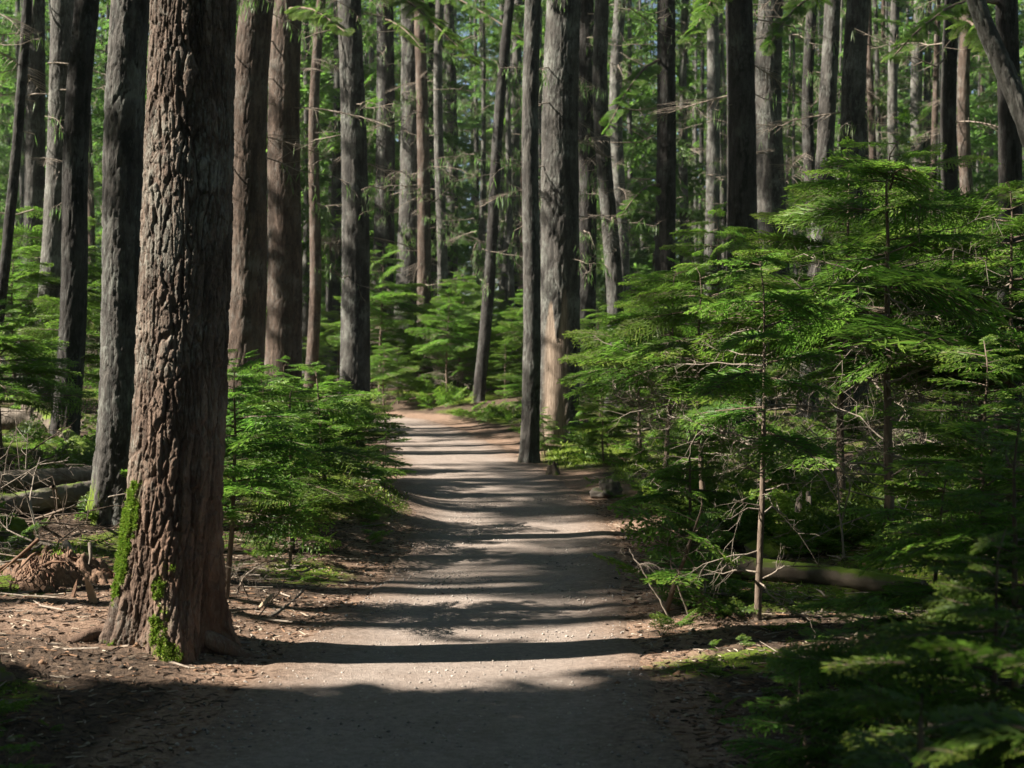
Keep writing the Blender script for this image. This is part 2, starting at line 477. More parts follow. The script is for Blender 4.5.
# ------------------------------------------------------------------ sprays of needles and bare branches
def diamonds(p, d, side, length, width, lift, rs):
    """flat leaf-like quads from p along d; side = in-plane perpendicular"""
    n = len(p)
    tipz = lift[:, None] * np.array([0, 0, 1.0])
    m = p + d * (length * .45)[:, None]
    jz = (rs.rand(n, 1) - .5) * np.array([0, 0, 1.0]) * width[:, None] * .9
    a = m + side * (width * .5)[:, None] + jz
    b = m - side * (width * .5)[:, None] - jz
    t = p + d * length[:, None] + tipz
    return np.stack([p, a, t, b], 1)

def spray(seed, n2, n3, w, spread=.42, droop=.16, gap=0.0, ang=(44, 62)):
    """a flat feathery hemlock branch of length 1 along +x; returns quads, tones and the wood as a bag"""
    rs = RS(seed)
    P, D, S, LN, WD, TN = [], [], [], [], [], []
    wood = Bag()
    ax = lambda t: np.array([t, 0.03 * math.sin(t * 5 + seed), 0.05 * t - droop * t * t])
    tt = np.linspace(0, 1, 7)
    wood.add(*tube([ax(t) for t in tt], np.interp(tt, [0, 1], [.011, .002]), 4))
    for side in (-1, 1):
        for i in range(n2):
            if rs.rand() < gap: continue
            t = 0.10 + 0.88 * (i + .5 * (side > 0) + .3 * rs.rand()) / n2
            if t > .99: continue
            env = min(1, t / .30) ** .6 * (1.02 - t) ** .75 * 1.25
            l2 = spread * env * (.75 + .5 * rs.rand()) + .035
            an = math.radians(rs.uniform(*ang) - 14 * t)
            d = np.array([math.cos(an), side * math.sin(an), -.06 + .2 * (rs.rand() - .5)])
            base = ax(t)
            def q(s): return base + d * (l2 * s) + np.array([0.10 * l2 * s * s, 0, -.22 * l2 * s * s])
            k = max(2, int(round(n3 * (l2 / spread) ** .8)))
            wood.add(*tube([q(0), q(.5), q(.9)], [.004, .003, .001], 3))
            e2 = np.array([-d[1], d[0], 0]); e2 /= np.linalg.norm(e2)
            for j in range(k):                     # along the twig itself
                s = j / k
                P.append(q(s)); D.append(d); S.append(e2); LN.append(l2 / k * 1.25); WD.append(w * 1.0); TN.append(.15 + .55 * t * s)
            for s2 in (-1, 1):
                for j in range(k):
                    s = (j + .6 + .3 * rs.rand()) / (k + .4)
                    l3 = l2 * .42 * (1.08 - s) ** .7 * (.7 + .6 * rs.rand()) + .02
                    a3 = math.atan2(d[1], d[0]) + s2 * math.radians(rs.uniform(38, 58))
                    dd = np.array([math.cos(a3), math.sin(a3), -.12 + .75 * (rs.rand() - .5)])
                    P.append(q(s)); D.append(dd); S.append(np.array([-dd[1], dd[0], 0])); LN.append(l3); WD.append(w * (.8 + .4 * rs.rand()))
                    TN.append(.1 + .45 * t + .5 * s * rs.rand())
    for j in range(6):
        P.append(ax(.6 + j * .07)); D.append(np.array([1, .1 * (rs.rand() - .5), -.2])); S.append(np.array([0, 1.0, 0])); LN.append(.1); WD.append(w); TN.append(.9)
    P, D, S, LN, WD, TN = map(np.array, (P, D, S, LN, WD, TN))
    q = diamonds(P, D, S, LN, WD, -.12 * LN * rs.rand(len(LN)), rs)
    return q, np.clip(TN, 0, 1), (np.concatenate(wood.V), np.concatenate(wood.Q))

def bare_branch(seed, n=7, droop=.12, thick=.010, kink=.09):
    """a leafless branch of length 1 along +x"""
    rs = RS(seed); b = Bag()
    tt = np.linspace(0, 1, 7)
    pts = np.stack([tt, np.cumsum(rs.randn(7) * kink * .4), -droop * tt ** 2 + np.cumsum(rs.randn(7) * kink * .3)], 1); pts[0] = 0
    b.add(*tube(pts, np.interp(tt, [0, 1], [thick, thick * .2]), 5))
    for i in range(n):
        t = rs.uniform(.2, .95); k = t * 6; i0 = int(k)
        p = pts[i0] + (pts[min(6, i0 + 1)] - pts[i0]) * (k - i0)
        a = rs.choice([-1, 1]) * rs.uniform(.5, 1.2); l = rs.uniform(.12, .42) * (1.1 - t * .6)
        d = np.array([math.cos(a), math.sin(a), rs.uniform(-.5, .25)])
        c = np.stack([p, p + d * l * .5 + rs.randn(3) * .02, p + d * l + rs.randn(3) * .05 + np.array([0, 0, -.05])])
        b.add(*tube(c, [thick * .45, thick * .32, thick * .12], 4))
        for _ in range(2):
            e = c[1] + (c[2] - c[1]) * rs.rand(); dd = d + rs.randn(3) * .6
            b.add(*tube(np.stack([e, e + dd * l * .3, e + dd * l * .5 + rs.randn(3) * .03]), [thick * .25, thick * .2, thick * .1], 3))
    return np.concatenate(b.V), np.concatenate(b.Q)

def lichen_bits(V, rs, n, size):
    """ragged hanging threads of lichen along a bare branch"""
    p = V[rs.randint(0, len(V), n)]
    l = size * (.4 + rs.rand(n)); w = size * .035 * (.5 + rs.rand(n))
    a = rs.rand(n) * 6.28
    s = np.stack([np.cos(a), np.sin(a), np.zeros(n)], 1) * w[:, None]
    dn = np.stack([(rs.rand(n) - .5) * .5, (rs.rand(n) - .5) * .5, -np.ones(n)], 1) * l[:, None]
    return np.stack([p, p + dn * .5 + s, p + dn, p + dn * .5 - s], 1)

FINE = [spray(s, 26, 8, .0115, gap=.08) for s in (1, 2, 3, 4)]       # for branches of about 1.2 m
MID = [spray(s, 17, 6, .019, gap=.08) for s in (11, 12, 13, 14)]     # about 0.7 m
SMALL = [spray(s, 10, 4, .036, gap=.08) for s in (21, 22, 23, 24)]     # about 0.35 m
COARSE = [spray(s, 8, 3, .055, spread=.36, droop=.28, gap=.12) for s in (31, 32, 33, 34)]
LIMBY = [spray(s, 13, 4, .028, spread=.38, droop=.28, gap=.14) for s in (35, 36, 37, 38)]
BARE = [bare_branch(s) for s in (41, 42, 43, 44, 45)]

def sapling_meshes(name, H, Lmax, nb, seed, tiers=0, z0=.30, el=(-.12, .20), power=.55, r0=None, bend=.0, dead=10, lean=0.0, gapy=0.0):
    """meshes of a young hemlock: trunk (with its live limbs), crown of needles, leafless lower limbs"""
    rs = RS(seed)
    r0 = r0 or (.006 + .011 * H)
    zz = np.linspace(-.08, H, 16)
    bx = bend * np.sin(zz / H * 2.6) + lean * zz + np.cumsum(rs.randn(16)) * .008 * H * .3
    by = .5 * bend * np.sin(zz / H * 3.7 + 1) + np.cumsum(rs.randn(16)) * .008 * H * .3
    bx -= np.interp(0, zz, bx); by -= np.interp(0, zz, by)
    bx[-2:] += np.array([.01, .05]) * H; 
    sp = lambda z: np.array([np.interp(z, zz, bx), np.interp(z, zz, by), z])
    tb = Bag(); fo = Bag(); de = Bag()
    tb.add(*tube(np.stack([bx, by, zz], 1), np.interp(zz, [0, H], [r0, .003]), 8))
    az = rs.rand() * 6.28
    for i in range(nb):
        f = z0 + (1 - z0) * ((i + rs.rand() * .6) / nb)
        if tiers: f = z0 + (1 - z0) * (math.floor((f - z0) / (1 - z0) * tiers) + .25 + .22 * rs.randn()) / tiers; f = min(.97, max(z0 * .9, f))
        z = f * H
        g = max(0.0, f - z0) / (1 - z0)
        L = Lmax * (1.0 - g ** 1.3) ** power * (.45 + .75 * rs.rand()) + .05 * H * (1 - g) + .06
        L *= min(1, .75 + 1.5 * g)
        az += 2.4 + rs.randn() * .35
        if rs.rand() < gapy: continue
        R = rotm(az, rs.uniform(*el) + .18 * g, rs.randn() * .32) * L
        lib = FINE if L > .8 else MID if L > .42 else SMALL
        q, t, w = lib[rs.randint(4)]
        p = sp(z)
        fo.quads(q @ R.T + p, np.clip(t * .9 + .12 * g, 0, 1))
        tb.add(w[0] @ R.T * 1.0 + p, w[1])
    q, t, w = SMALL[0]
    R = rotm(az, .55) * (.05 * H + .05); fo.quads(q @ R.T + sp(H) + [0, 0, -.02], t)
    for i in range(dead):
        z = rs.uniform(.08, z0 + .25) * H
        L = Lmax * rs.uniform(.3, .85)
        az += 2.4 + rs.randn() * .4
        R = rotm(az, rs.uniform(-.15, .3), rs.rand() * 6) * L
        v, qd = BARE[rs.randint(5)]
        de.add(v @ R.T + sp(z), qd)
    return (tb.mesh(name + '_trunk', M['twig']), fo.mesh(name + '_crown', M['leaf'], False),
            de.mesh(name + '_dead', M['deadtwig']) if dead else None)

SAP = {}
def sap_set(key, **kw): SAP[key] = sapling_meshes(key, **kw)
sap_set('tiny0', H=.7, Lmax=.34, nb=15, seed=101, z0=.15, dead=3)
sap_set('tiny1', H=.6, Lmax=.38, nb=13, seed=102, z0=.12, dead=3, bend=.05)
sap_set('mid0', H=1.7, Lmax=.72, nb=34, seed=111, z0=.22, dead=10)
sap_set('mid1', H=1.8, Lmax=.80, nb=36, seed=112, z0=.30, dead=12, bend=.06)
sap_set('mid2', H=1.5, Lmax=.75, nb=30, seed=113, z0=.18, dead=8, lean=.08)
sap_set('tall0', H=3.3, Lmax=1.35, nb=29, seed=121, z0=.46, dead=40)
sap_set('tall1', H=3.6, Lmax=1.25, nb=31, seed=122, z0=.44, dead=40, bend=.08)
sap_set('tall2', H=3.0, Lmax=1.45, nb=27, seed=123, z0=.48, dead=36, bend=-.06)
sap_set('layer0', H=3.5, Lmax=1.5, nb=25, seed=131, z0=.46, dead=46, tiers=7, el=(-.14, .10))
sap_set('layer1', H=3.2, Lmax=1.5, nb=22, seed=132, z0=.5, dead=44, tiers=6, bend=.07, el=(-.16, .08))
sap_set('layer2', H=2.6, Lmax=1.1, nb=18, seed=133, z0=.5, dead=34, tiers=5, bend=-.05, el=(-.14, .12))
sap_set('tall3', H=4.4, Lmax=1.5, nb=34, seed=124, z0=.45, dead=44, bend=.1)
HT = dict(tiny0=.7, tiny1=.6, mid0=1.7, mid1=1.8, mid2=1.5, tall0=3.3, tall1=3.6, tall2=3.0, tall3=4.4, layer0=3.5, layer1=3.2, layer2=2.6)

def sapling(key, px, Y, H, label, rz=0.0, group=None, wide=1.0, name='hemlock_sapling', dead=True, x=None):
    p = on_ground(px, Y) if x is None else np.array([x, Y, gz(x, Y)])
    t = thing(name, p, label, 'sapling', group, rz)
    s = H / HT[key]
    t.scale = (s * wide, s * wide, s)
    a, b, c = SAP[key]
    obj('trunk', a, t); obj('crown', b, t)
    if c is not None and dead: obj('dead_sprays', c, t)
    return t

# crowns of full-grown trees: local z = 0 at the lowest live branch
def crown_mesh(name, H, Lmax, nb, seed, low=.5):
    rs = RS(seed); fo = Bag(); az = 0
    for i in range(nb):
        g = (i + rs.rand()) / nb
        L = Lmax * (min(1, low + g * 2.2)) * (1 - g) ** .7 * (.6 + .6 * rs.rand()) + .3
        az += 2.4 + rs.randn() * .5
        q, t, w = LIMBY[rs.randint(4)]
        R = rotm(az, rs.uniform(-.35, .1) + .3 * g, rs.randn() * .2) * L
        p = np.array([0, 0, g * H])
        fo.quads(q @ R.T + p, t)
        fo.add(w[0] @ R.T + p, w[1], 0)
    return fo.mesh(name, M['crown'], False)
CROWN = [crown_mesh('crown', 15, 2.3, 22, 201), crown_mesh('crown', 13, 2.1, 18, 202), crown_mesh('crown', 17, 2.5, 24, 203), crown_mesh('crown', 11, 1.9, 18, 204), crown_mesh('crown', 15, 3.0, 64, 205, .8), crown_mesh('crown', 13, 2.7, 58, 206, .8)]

def limbs_mesh(name, z0, z1, n, L, seed, r, lich=26, green=0.25):
    """short dead limbs with hanging lichen on the bare bole, here and there a green spray"""
    rs = RS(seed); b = Bag(); l = Bag(); g = Bag()
    for i in range(n):
        z = rs.uniform(z0, z1); az = rs.rand() * 6.28; ln = L * rs.uniform(.35, 1.1)
        R = rotm(az, rs.uniform(-.35, .15), rs.rand() * 6) * ln
        p = np.array([math.cos(az) * r * .8, math.sin(az) * r * .8, z])
        if rs.rand() < green:
            q, t, w = LIMBY[rs.randint(4)]
            R = rotm(az, rs.uniform(-.6, 0), rs.randn() * .4) * ln * .85
            g.quads(q @ R.T + p, t); b.add(w[0] @ R.T + p, w[1])
            continue
        v, q = BARE[rs.randint(5)]
        v = v @ R.T + p
        b.add(v, q)
        if lich: l.quads(lichen_bits(v, rs, lich * 2, .18), rs.rand(lich * 2))
    return b.mesh(name + '_wood', M['deadtwig']), (l.mesh(name + '_lichen', M['lichen'], False) if lich and l.V else None), (g.mesh(name + '_green', M['leaf'], False) if g.V else None)
LIMB = [limbs_mesh('limb', 3.5, 15, 26, 1.5, 301, .15), limbs_mesh('limb', 2.5, 14, 30, 1.3, 302, .13, 34, .15), limbs_mesh('limb', 4, 16, 24, 1.8, 303, .17, 22, .4),
        limbs_mesh('limb', 5, 18, 22, 1.6, 304, .2, 18, .5)]

def add_limbs(t, k, z=0.0, rz=0.0, s=1.0, kinds=(0, 1, 2)):
    for i in kinds:
        me = LIMB[k][i]
        if me is not None:
            o = obj(('dead_sprays', 'lichen_sprays', 'foliage')[i], me, t, (0, 0, z)); o.rotation_euler = (0, 0, rz); o.scale = (s, s, 1)

def conifer(pt, pb, w, Y, mat, label, crown=None, cb=16.0, limbs=None, seed=None, moss=0.0, name='conifer_tree', group=None, top=30.0, amp=None, flare=.35, skip=None, cell=None, zb=None):
    """a full-grown trunk: image columns at the top edge (pt) and at the foot (pb), width in pixels at mid height, distance Y"""
    seed = seed or int(pt * 7 + pb * 3 + Y * 11) % 9973
    rs = RS(seed)
    base = on_ground(pb, Y)
    zt = EYE + 375 * Y / F - base[2]
    dx = (at(pt, Y) - base[0]) / zt
    rmid = w * Y / F / 2
    zm = zt * .45
    r0 = rmid / (1 - .7 * zm / top)
    rad = lambda z: r0 * np.maximum(.06, 1 - .7 * z / top - .25 * sstep(top * .7, top, z))
    ph = rs.rand(2) * 6.28; am = .03 + .05 * rs.rand(); 
    bow = am * Y / 25
    sy0 = rs.randn() * .006
    # wobble vanishes at z=0 and z=zt so that the image columns hold
    spine = lambda z: (dx * z + bow * np.sin(PI * np.clip(z / zt, 0, 1) * (1 + (ph[0] > 3))) , sy0 * z)
    cell = cell or .05 * max(1, Y / 19)
    dz = max(.022, 2.6 * Y / F)
    nth = int(np.clip(2 * PI * r0 / cell * 3.0, 18, 170))
    zs = np.r_[np.arange(-.35, min(zt + .4, top), dz), np.linspace(min(zt + .5, top), top, 12)]
    V, Q, A = trunk_geometry(spine, rad, zs, nth, cell, amp or min(.02, .008 + .016 * r0), seed, flare, .28 + r0 * .5, rs.randint(4, 7), low_moss(moss, seed=seed) if moss else None,
                             fine=.007 if Y < 15 else None, skip=skip)
    t = thing(name, base, label, 'tree', group)
    obj('trunk', make_mesh('trunk', V, Q, M[mat], True, A), t)
    if crown is not None:
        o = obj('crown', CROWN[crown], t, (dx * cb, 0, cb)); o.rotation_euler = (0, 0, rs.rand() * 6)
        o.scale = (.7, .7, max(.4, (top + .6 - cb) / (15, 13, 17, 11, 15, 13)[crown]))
    if limbs is None and Y >= 24: add_limbs(t, seed % 4, 0, rs.rand() * 6, 1.0 + r0, (0, 1))
    if limbs is not None:
        add_limbs(t, limbs, 0, rs.rand() * 6, 1.0)
    return t, spine, rad
build_ground(); build_path()

# ------------------------------------------------------------------ the big tree beside the path
def big_tree():
    def moss(TH, Z):
        nz = fbm(np.cos(TH) * 3.4, np.sin(TH) * 3.4, Z * 9, 5, 4, .6)
        a = np.exp(-((TH - 4.86) / .27) ** 2) * sstep(.75, .1, Z)
        b = np.exp(-((TH - 3.75) / .45) ** 2) * sstep(1.3, .7, Z) * sstep(.1, .5, Z)
        c = .42 * sstep(.12, .0, Z)
        return np.clip(np.maximum(np.maximum(a, b), c) * .70 + nz * .85 * sstep(1.5, .2, Z) * sstep(-.1, .25, np.maximum(np.maximum(a, b), c)), 0, 1.1)
    Y = 7.9; base = on_ground(165, Y)
    zt = EYE + 375 * Y / F - base[2]
    top = 32.0
    dx = (at(193, Y) - base[0]) / zt
    r0 = .258
    rad = lambda z: r0 * np.maximum(.06, 1 - .62 * z / top - .25 * sstep(22, 32, z)) * (1 - .045 * sstep(1.5, 3.8, z))
    spine = lambda z: (dx * z + .025 * np.sin(PI * np.clip(z / zt, 0, 1)), .004 * z)
    NT = 360
    zs = np.r_[np.arange(-.3, zt + .3, .0062), np.linspace(zt + .4, top, 14)]
    V, Q, A = trunk_geometry(spine, rad, zs, NT, .042, .0115, 4, .52, .30, 5, moss, fine=.0075)
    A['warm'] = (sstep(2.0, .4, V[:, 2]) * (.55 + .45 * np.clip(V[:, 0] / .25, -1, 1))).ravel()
    t = thing('conifer_tree', base, 'massive furrowed conifer trunk with bright green moss at its foot, beside the path', 'tree')
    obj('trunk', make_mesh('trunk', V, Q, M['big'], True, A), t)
    o = obj('crown', CROWN[2], t, (dx * 17, 0, 17)); o.scale = (1, 1, .9)
    for az, ln, r in ((-.3, .6, .050), (-2.75, .55, .045), (.6, .4, .045)):   # roots running out into the soil
        k = np.linspace(0, 1, 12)
        px_, py_ = np.cos(az + .3 * k) * (.22 + ln * k), np.sin(az + .3 * k) * (.22 + ln * k)
        gzv = height(base[0] + px_, base[1] + py_) - base[2]
        pz = gzv + .085 * (1 - k) ** 3 - .05 * k + .010 * np.sin(k * 11 + az)
        vv, qq = tube(np.stack([px_, py_, pz], 1), r * (1.15 - .9 * k), 14)
        vv = vv + .012 * np.stack([fbm(vv[:, 0] * 18, vv[:, 1] * 18, vv[:, 2] * 18, 7 + j, 3) for j in range(3)], 1)
        obj('root', make_mesh('root', vv, qq, M['big'], True, dict(plate=np.full(len(vv), .5), ridge=np.full(len(vv), .6), moss=np.full(len(vv), .15), warm=np.full(len(vv), .6))), t)
    # tufts of moss standing off the bark
    rs = RS(6)
    P = V.reshape(len(zs), NT, 3); mo = A['moss'].reshape(len(zs), NT)
    nr = 370
    th = np.arange(NT) * 2 * PI / NT
    q = []
    ii, jj = np.nonzero(mo[:nr] > .52)
    pick = rs.randint(0, len(ii), 16000)
    for i, j in zip(ii[pick], jj[pick]):
        p = P[i, j]; nrm = np.array([math.cos(th[j]), math.sin(th[j]), .15])
        d = nrm + rs.randn(3) * .55; d /= np.linalg.norm(d)
        s = np.cross(d, rs.randn(3)); s /= np.linalg.norm(s)
        l = rs.uniform(.005, .016) * (.6 + mo[i, j]); w = rs.uniform(.002, .0045)
        b = p + s * .004
        q.append([b - s * w, b + s * w, b + d * l + s * w * .3, b + d * l - s * w * .3])
    b = Bag(); b.quads(np.array(q), rs.rand(len(q)))
    obj('moss', b.mesh('moss', M['moss'], False), t)
big_tree()

# ------------------------------------------------------------------ the trunks one can tell apart
def strip(TH, Z):     # the side of a trunk where the bark has come away
    a = np.exp(-((TH - 4.5) / .62) ** 6)
    edge = 2.55 + .5 * fbm(TH * 1.5, Z * 0, seed=8) + .35 * np.cos(TH * 9)
    return a * sstep(edge + .06, edge - .02, Z)

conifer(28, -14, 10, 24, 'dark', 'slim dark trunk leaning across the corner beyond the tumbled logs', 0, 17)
conifer(36, 27, 20, 31, 'grey', 'dim grey trunk standing between a leaning pole and a sunlit bole', 1, 16)
conifer(63, 43, 25, 26, 'pale', 'grey-brown trunk lit along one edge, in front of the black bole', 2, 17)
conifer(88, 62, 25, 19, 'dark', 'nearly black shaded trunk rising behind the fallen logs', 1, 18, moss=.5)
conifer(131, 113, 40, 13.2, 'grey', 'tall trunk half pale in sun and half dark, right behind the massive mossy one', 3, 18, moss=.7)
conifer(257, 239, 37, 24.5, 'red', 'thick reddish-brown trunk, deep in shade, just behind the massive mossy one', 0, 17, moss=.5)
conifer(287, 281, 33, 30, 'red', 'thick rust-brown trunk with a mossy base above the hemlock thicket', 2, 17, moss=.8)
conifer(321, 308, 11, 44, 'red', 'thin rusty trunk in sun between two thick boles', 3, 17)
conifer(349, 354, 27, 33, 'grey', 'straight grey bole with bluish bark, at the bend of the path', 1, 17, moss=.5)
conifer(385, 378, 20, 50, 'dark', 'dark grey trunk, first of the close pair past the bend', 0, 17, moss=.2)
conifer(411, 404, 24, 49, 'grey', 'broad grey trunk, thicker one of the close pair past the bend', 2, 17)
conifer(419, 423, 13, 47.5, 'red', 'slender orange-brown trunk showing at the edge of the broad grey pair', 3, 16)
conifer(440, 441, 10, 48, 'pale', 'pale buff trunk seen low behind the bright saplings at the bend', 0, 18)
conifer(449, 448, 12, 58, 'grey', 'slim trunk with one sunlit edge, alone above the path bend', 1, 17)
conifer(510, 478, 11, 40.5, 'dark', 'thin leaning trunk with mossy foot at the far end of the path', 3, 17, moss=.7)
conifer(518, 499, 11, 60, 'pale', 'thin pale trunk leaning behind the tilted dark pole', 0, 18)
conifer(520, 509, 13, 62, 'grey', 'thin mottled trunk close behind the lit roadside tree', 1, 18)
conifer(533, 529, 17, 22.8, 'grey', 'slim brown trunk on the path edge, touching the stripped-bark tree', 3, 18, moss=.4, flare=.45)
conifer(564, 556, 38, 27, 'grey', 'great grey trunk with a bare stripped patch of wood near its base', 2, 18, skip=strip, amp=.02, flare=.25)
conifer(585, 582, 20, 36, 'dark', 'dark bole half hidden by the great stripped-bark trunk', 0, 17)
conifer(602, 614, 16, 32, 'grey', 'slim bluish trunk leaning away from the great stripped-bark one', 1, 18, moss=.3)
conifer(620, 618, 14, 48, 'pale', 'pale trunk behind the slim bluish leaning one', 3, 17)
conifer(666, 662, 20, 33, 'dark', 'straight dark brown trunk, lit only near its foot, past the bright spray', 2, 17)
conifer(685, 682, 9, 55, 'pale', 'very thin pale trunk beside the straight dark brown one', 3, 18)
conifer(712, 706, 14, 50, 'pale', 'pale grey trunk with lichen, left of the broad black bole', 0, 17)
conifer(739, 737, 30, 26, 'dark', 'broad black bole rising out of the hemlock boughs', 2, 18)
conifer(771, 772, 29, 35, 'grey', 'wide dim grey bole, lichen-hung, behind the broad black one', 1, 17)
conifer(812, 810, 12, 40, 'dark', 'narrow dark trunk just before the tilted sunlit one', 3, 17)
conifer(833, 806, 18, 30, 'grey', 'tilted grey trunk in sun above the tallest hemlock sapling', 0, 18)
conifer(858, 852, 25, 28, 'grey', 'brown trunk with dark edges directly behind the hemlock tip', 2, 17)
conifer(894, 893, 11, 58, 'pale', 'pale slender trunk in the gap behind the hemlock tip', 3, 17)
conifer(919, 917, 13, 62, 'pale', 'whitish trunk, widest in the gap behind the hemlock tip', 1, 17)
conifer(951, 950, 16, 24, 'dark', 'dark straight trunk over the right hand hemlock boughs', 0, 18)
conifer(967, 966, 13, 48, 'red', 'rusty trunk half hidden by the dark straight one', 2, 17)
conifer(1004, 1006, 23, 21, 'dark', 'black trunk crossed by the curved leaning stem', 1, 18)

# the curved stem that leans in from the right
def leaning_stem():
    Y = 13.0
    pts = [(1090, 600), (1085, 480), (1075, 350), (1056, 230), (1030, 130), (1000, 62), (976, 10), (962, -60), (955, -200), (950, -420)]
    P = np.array([at3(x, y, Y) for x, y in pts]); b0 = np.array([P[0, 0], Y, gz(P[0, 0], Y)])
    P[0, 2] = b0[2] - .1
    t = np.linspace(0, 1, len(P)); tt = np.linspace(0, 1, 150)
    S = np.stack([np.interp(tt, t, P[:, k]) for k in range(3)], 1)
    for _ in range(60): S[1:-1] = (S[:-2] + 2 * S[1:-1] + S[2:]) / 4
    S = S - b0
    n = 40; R = np.interp(tt, [0, .5, 1], [.105, .088, .05])
    V, Q = tube(S, R, n)
    V = V.reshape(150, n, 3); C = V.mean(1, keepdims=True); D = (V - C); D /= np.linalg.norm(D, axis=2, keepdims=True)
    th = np.broadcast_to(np.arange(n) * 2 * PI / n, (150, n)); ln = np.broadcast_to(np.linspace(0, 5.5, 150)[:, None], (150, n))
    r1, cid = cells(th / 6.283 * 9, ln / .16, 9, 5)
    h = sstep(.02, .3, r1)
    V = V + D * (.016 * (h - .7) + .008 * fbm(np.cos(th) * 3, np.sin(th) * 3, ln * 9, 3))[..., None]
    t_ = thing('leaning_tree', b0, 'curved slender stem arching in from the side with flaky pale bark', 'tree')
    obj('trunk', make_mesh('trunk', V.reshape(-1, 3), Q, M['pale'], True, dict(plate=cid.ravel(), ridge=h.ravel(), moss=np.zeros(h.size))), t_)
    o = obj('crown', CROWN[3], t_, tuple(S[-1] - np.array([0, 0, .3]))); o.scale = (.7, .7, .5)
leaning_stem()

# ------------------------------------------------------------------ slender trunks deep in the wood
def filler_tree(k, H, r, mat, cb, cr, limbs):
    rs = RS(900 + k)
    lean = rs.randn(2) * .006
    spine = lambda z: (lean[0] * z + .06 * np.sin(z * .35 + k), lean[1] * z + .06 * np.sin(z * .3 + 2 * k))
    rad = lambda z: r * np.maximum(.06, 1 - .75 * z / H - .2 * sstep(H * .75, H, z))
    zs = np.r_[np.arange(-.5, 19, .12), np.linspace(19.2, H, 8)]
    V, Q, A = trunk_geometry(spine, rad, zs, 32, .10, .011, 900 + k, .3, .4, 5, low_moss(.4, seed=k))
    return dict(me=make_mesh('trunk', V, Q, M[mat], True, A), cb=cb, H=H, cr=cr, limbs=limbs, x0=-.06 * math.sin(k))
FILL = [filler_tree(0, 26, .17, 'grey', 12, 0, 0), filler_tree(1, 24, .13, 'pale', 11, 1, 1), filler_tree(2, 28, .22, 'grey', 13, 2, 2),
        filler_tree(3, 25, .18, 'red', 13, 3, 3), filler_tree(4, 27, .24, 'dark', 14, 0, 1), filler_tree(5, 22, .11, 'pale', 9, 3, 0)]
FILL_LABEL = 'slender conifer trunk crowded among others deep in the sunlit background wood'
def place_filler():
    rs = RS(41)
    placed = []
    n = 0; tries = 0
    while n < 125 and tries < 4000:
        tries += 1
        Y = 49 + 47 * rs.rand() ** .85
        px = rs.uniform(-25, 1050)
        x = at(px, Y)
        if abs(float(path_dist(np.array([x]), np.array([Y]))[0])) < 2.2: continue
        if any((x - a) ** 2 + (Y - b) ** 2 < 2.2 for a, b in placed): continue
        placed.append((x, Y)); n += 1
        f = FILL[rs.randint(6)]
        t = thing('slender_conifer', (x, Y, gz(x, Y)), FILL_LABEL, 'tree', 'slender trunks of the background wood', rs.rand() * 6.28)
        t.rotation_euler = (rs.randn() * .012, rs.randn() * .012, rs.rand() * 6.28)
        s = rs.uniform(.85, 1.2); t.scale = (s, s, 1)
        obj('trunk', f['me'], t)
        low = n % 3 == 0 and Y > 50
        cb = rs.uniform(2, 7) if low else f['cb']; cr = 4 + n % 2 if low else f['cr']
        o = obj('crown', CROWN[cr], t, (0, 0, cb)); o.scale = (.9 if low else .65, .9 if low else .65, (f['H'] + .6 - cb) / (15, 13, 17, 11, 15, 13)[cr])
        add_limbs(t, f['limbs'], 0, rs.rand() * 6)
place_filler()

# ------------------------------------------------------------------ hemlock saplings
S_ = sapling
# the thicket left of the path
S_('mid1', 226, 9.3, 1.6, 'hemlock sapling on a thin crooked stem right beside the massive mossy trunk', 0.4, wide=0.95)
S_('mid0', 292, 12.2, 1.45, 'leafy hemlock sapling in the middle of the thicket left of the path', 1.1, wide=1.25)
S_('mid2', 326, 14.0, 1.4, 'bright hemlock sapling at the path side of the thicket', 2.5, wide=1.25)
S_('mid0', 262, 13.2, 1.5, 'hemlock sapling half behind the crooked stem in the thicket', 3.0, wide=1.25)
S_('mid1', 360, 17.5, 1.15, 'low hemlock sapling leaning over the mossy hump at the path edge', 4.0, wide=1.3)
S_('mid2', 318, 19, 1.45, 'sunlit hemlock sapling topping the back of the thicket', 5.1, wide=1.35)
S_('mid0', 285, 18, 1.45, 'hemlock sapling below the rust-brown mossy-based trunk', 0.9, wide=1.3)
S_('mid1', 340, 21, 1.25, 'hemlock sapling in front of the bluish bole', 2.0, wide=1.4)
S_('tiny0', 290, 11.3, .75, 'small seedling hemlock under the front of the thicket', .3)
S_('tiny1', 385, 16.2, .6, 'tiny hemlock growing on top of the mossy hump', 2.2)
S_('mid2', 236, 16.5, 1.5, 'hemlock sapling between the thicket and the shaded red trunk', 3.7, wide=1.2)
# far left, behind the logs
S_('tall2', 2, 15.5, 2.0, 'pale green hemlock sapling behind the fallen logs at the frame edge', 1.9)
#S_('mid0', 78, 16, 1.9, 'hemlock sapling fanning out before the black bole', 3.3)
S_('tall0', 75, 20, 2.4, 'hemlock fanning out before the black bole behind the logs', .2)
S_('tall2', 16, 25, 2.9, 'taller hemlock behind the tumbled logs', .2)
#S_('mid0', 60, 11.8, .95, 'little hemlock with drooping sprays beside the big log', 2.8)
S_('tiny1', -2, 5.0, .32, 'dark low seedling at the bottom corner by the mossy log end', 1.0)
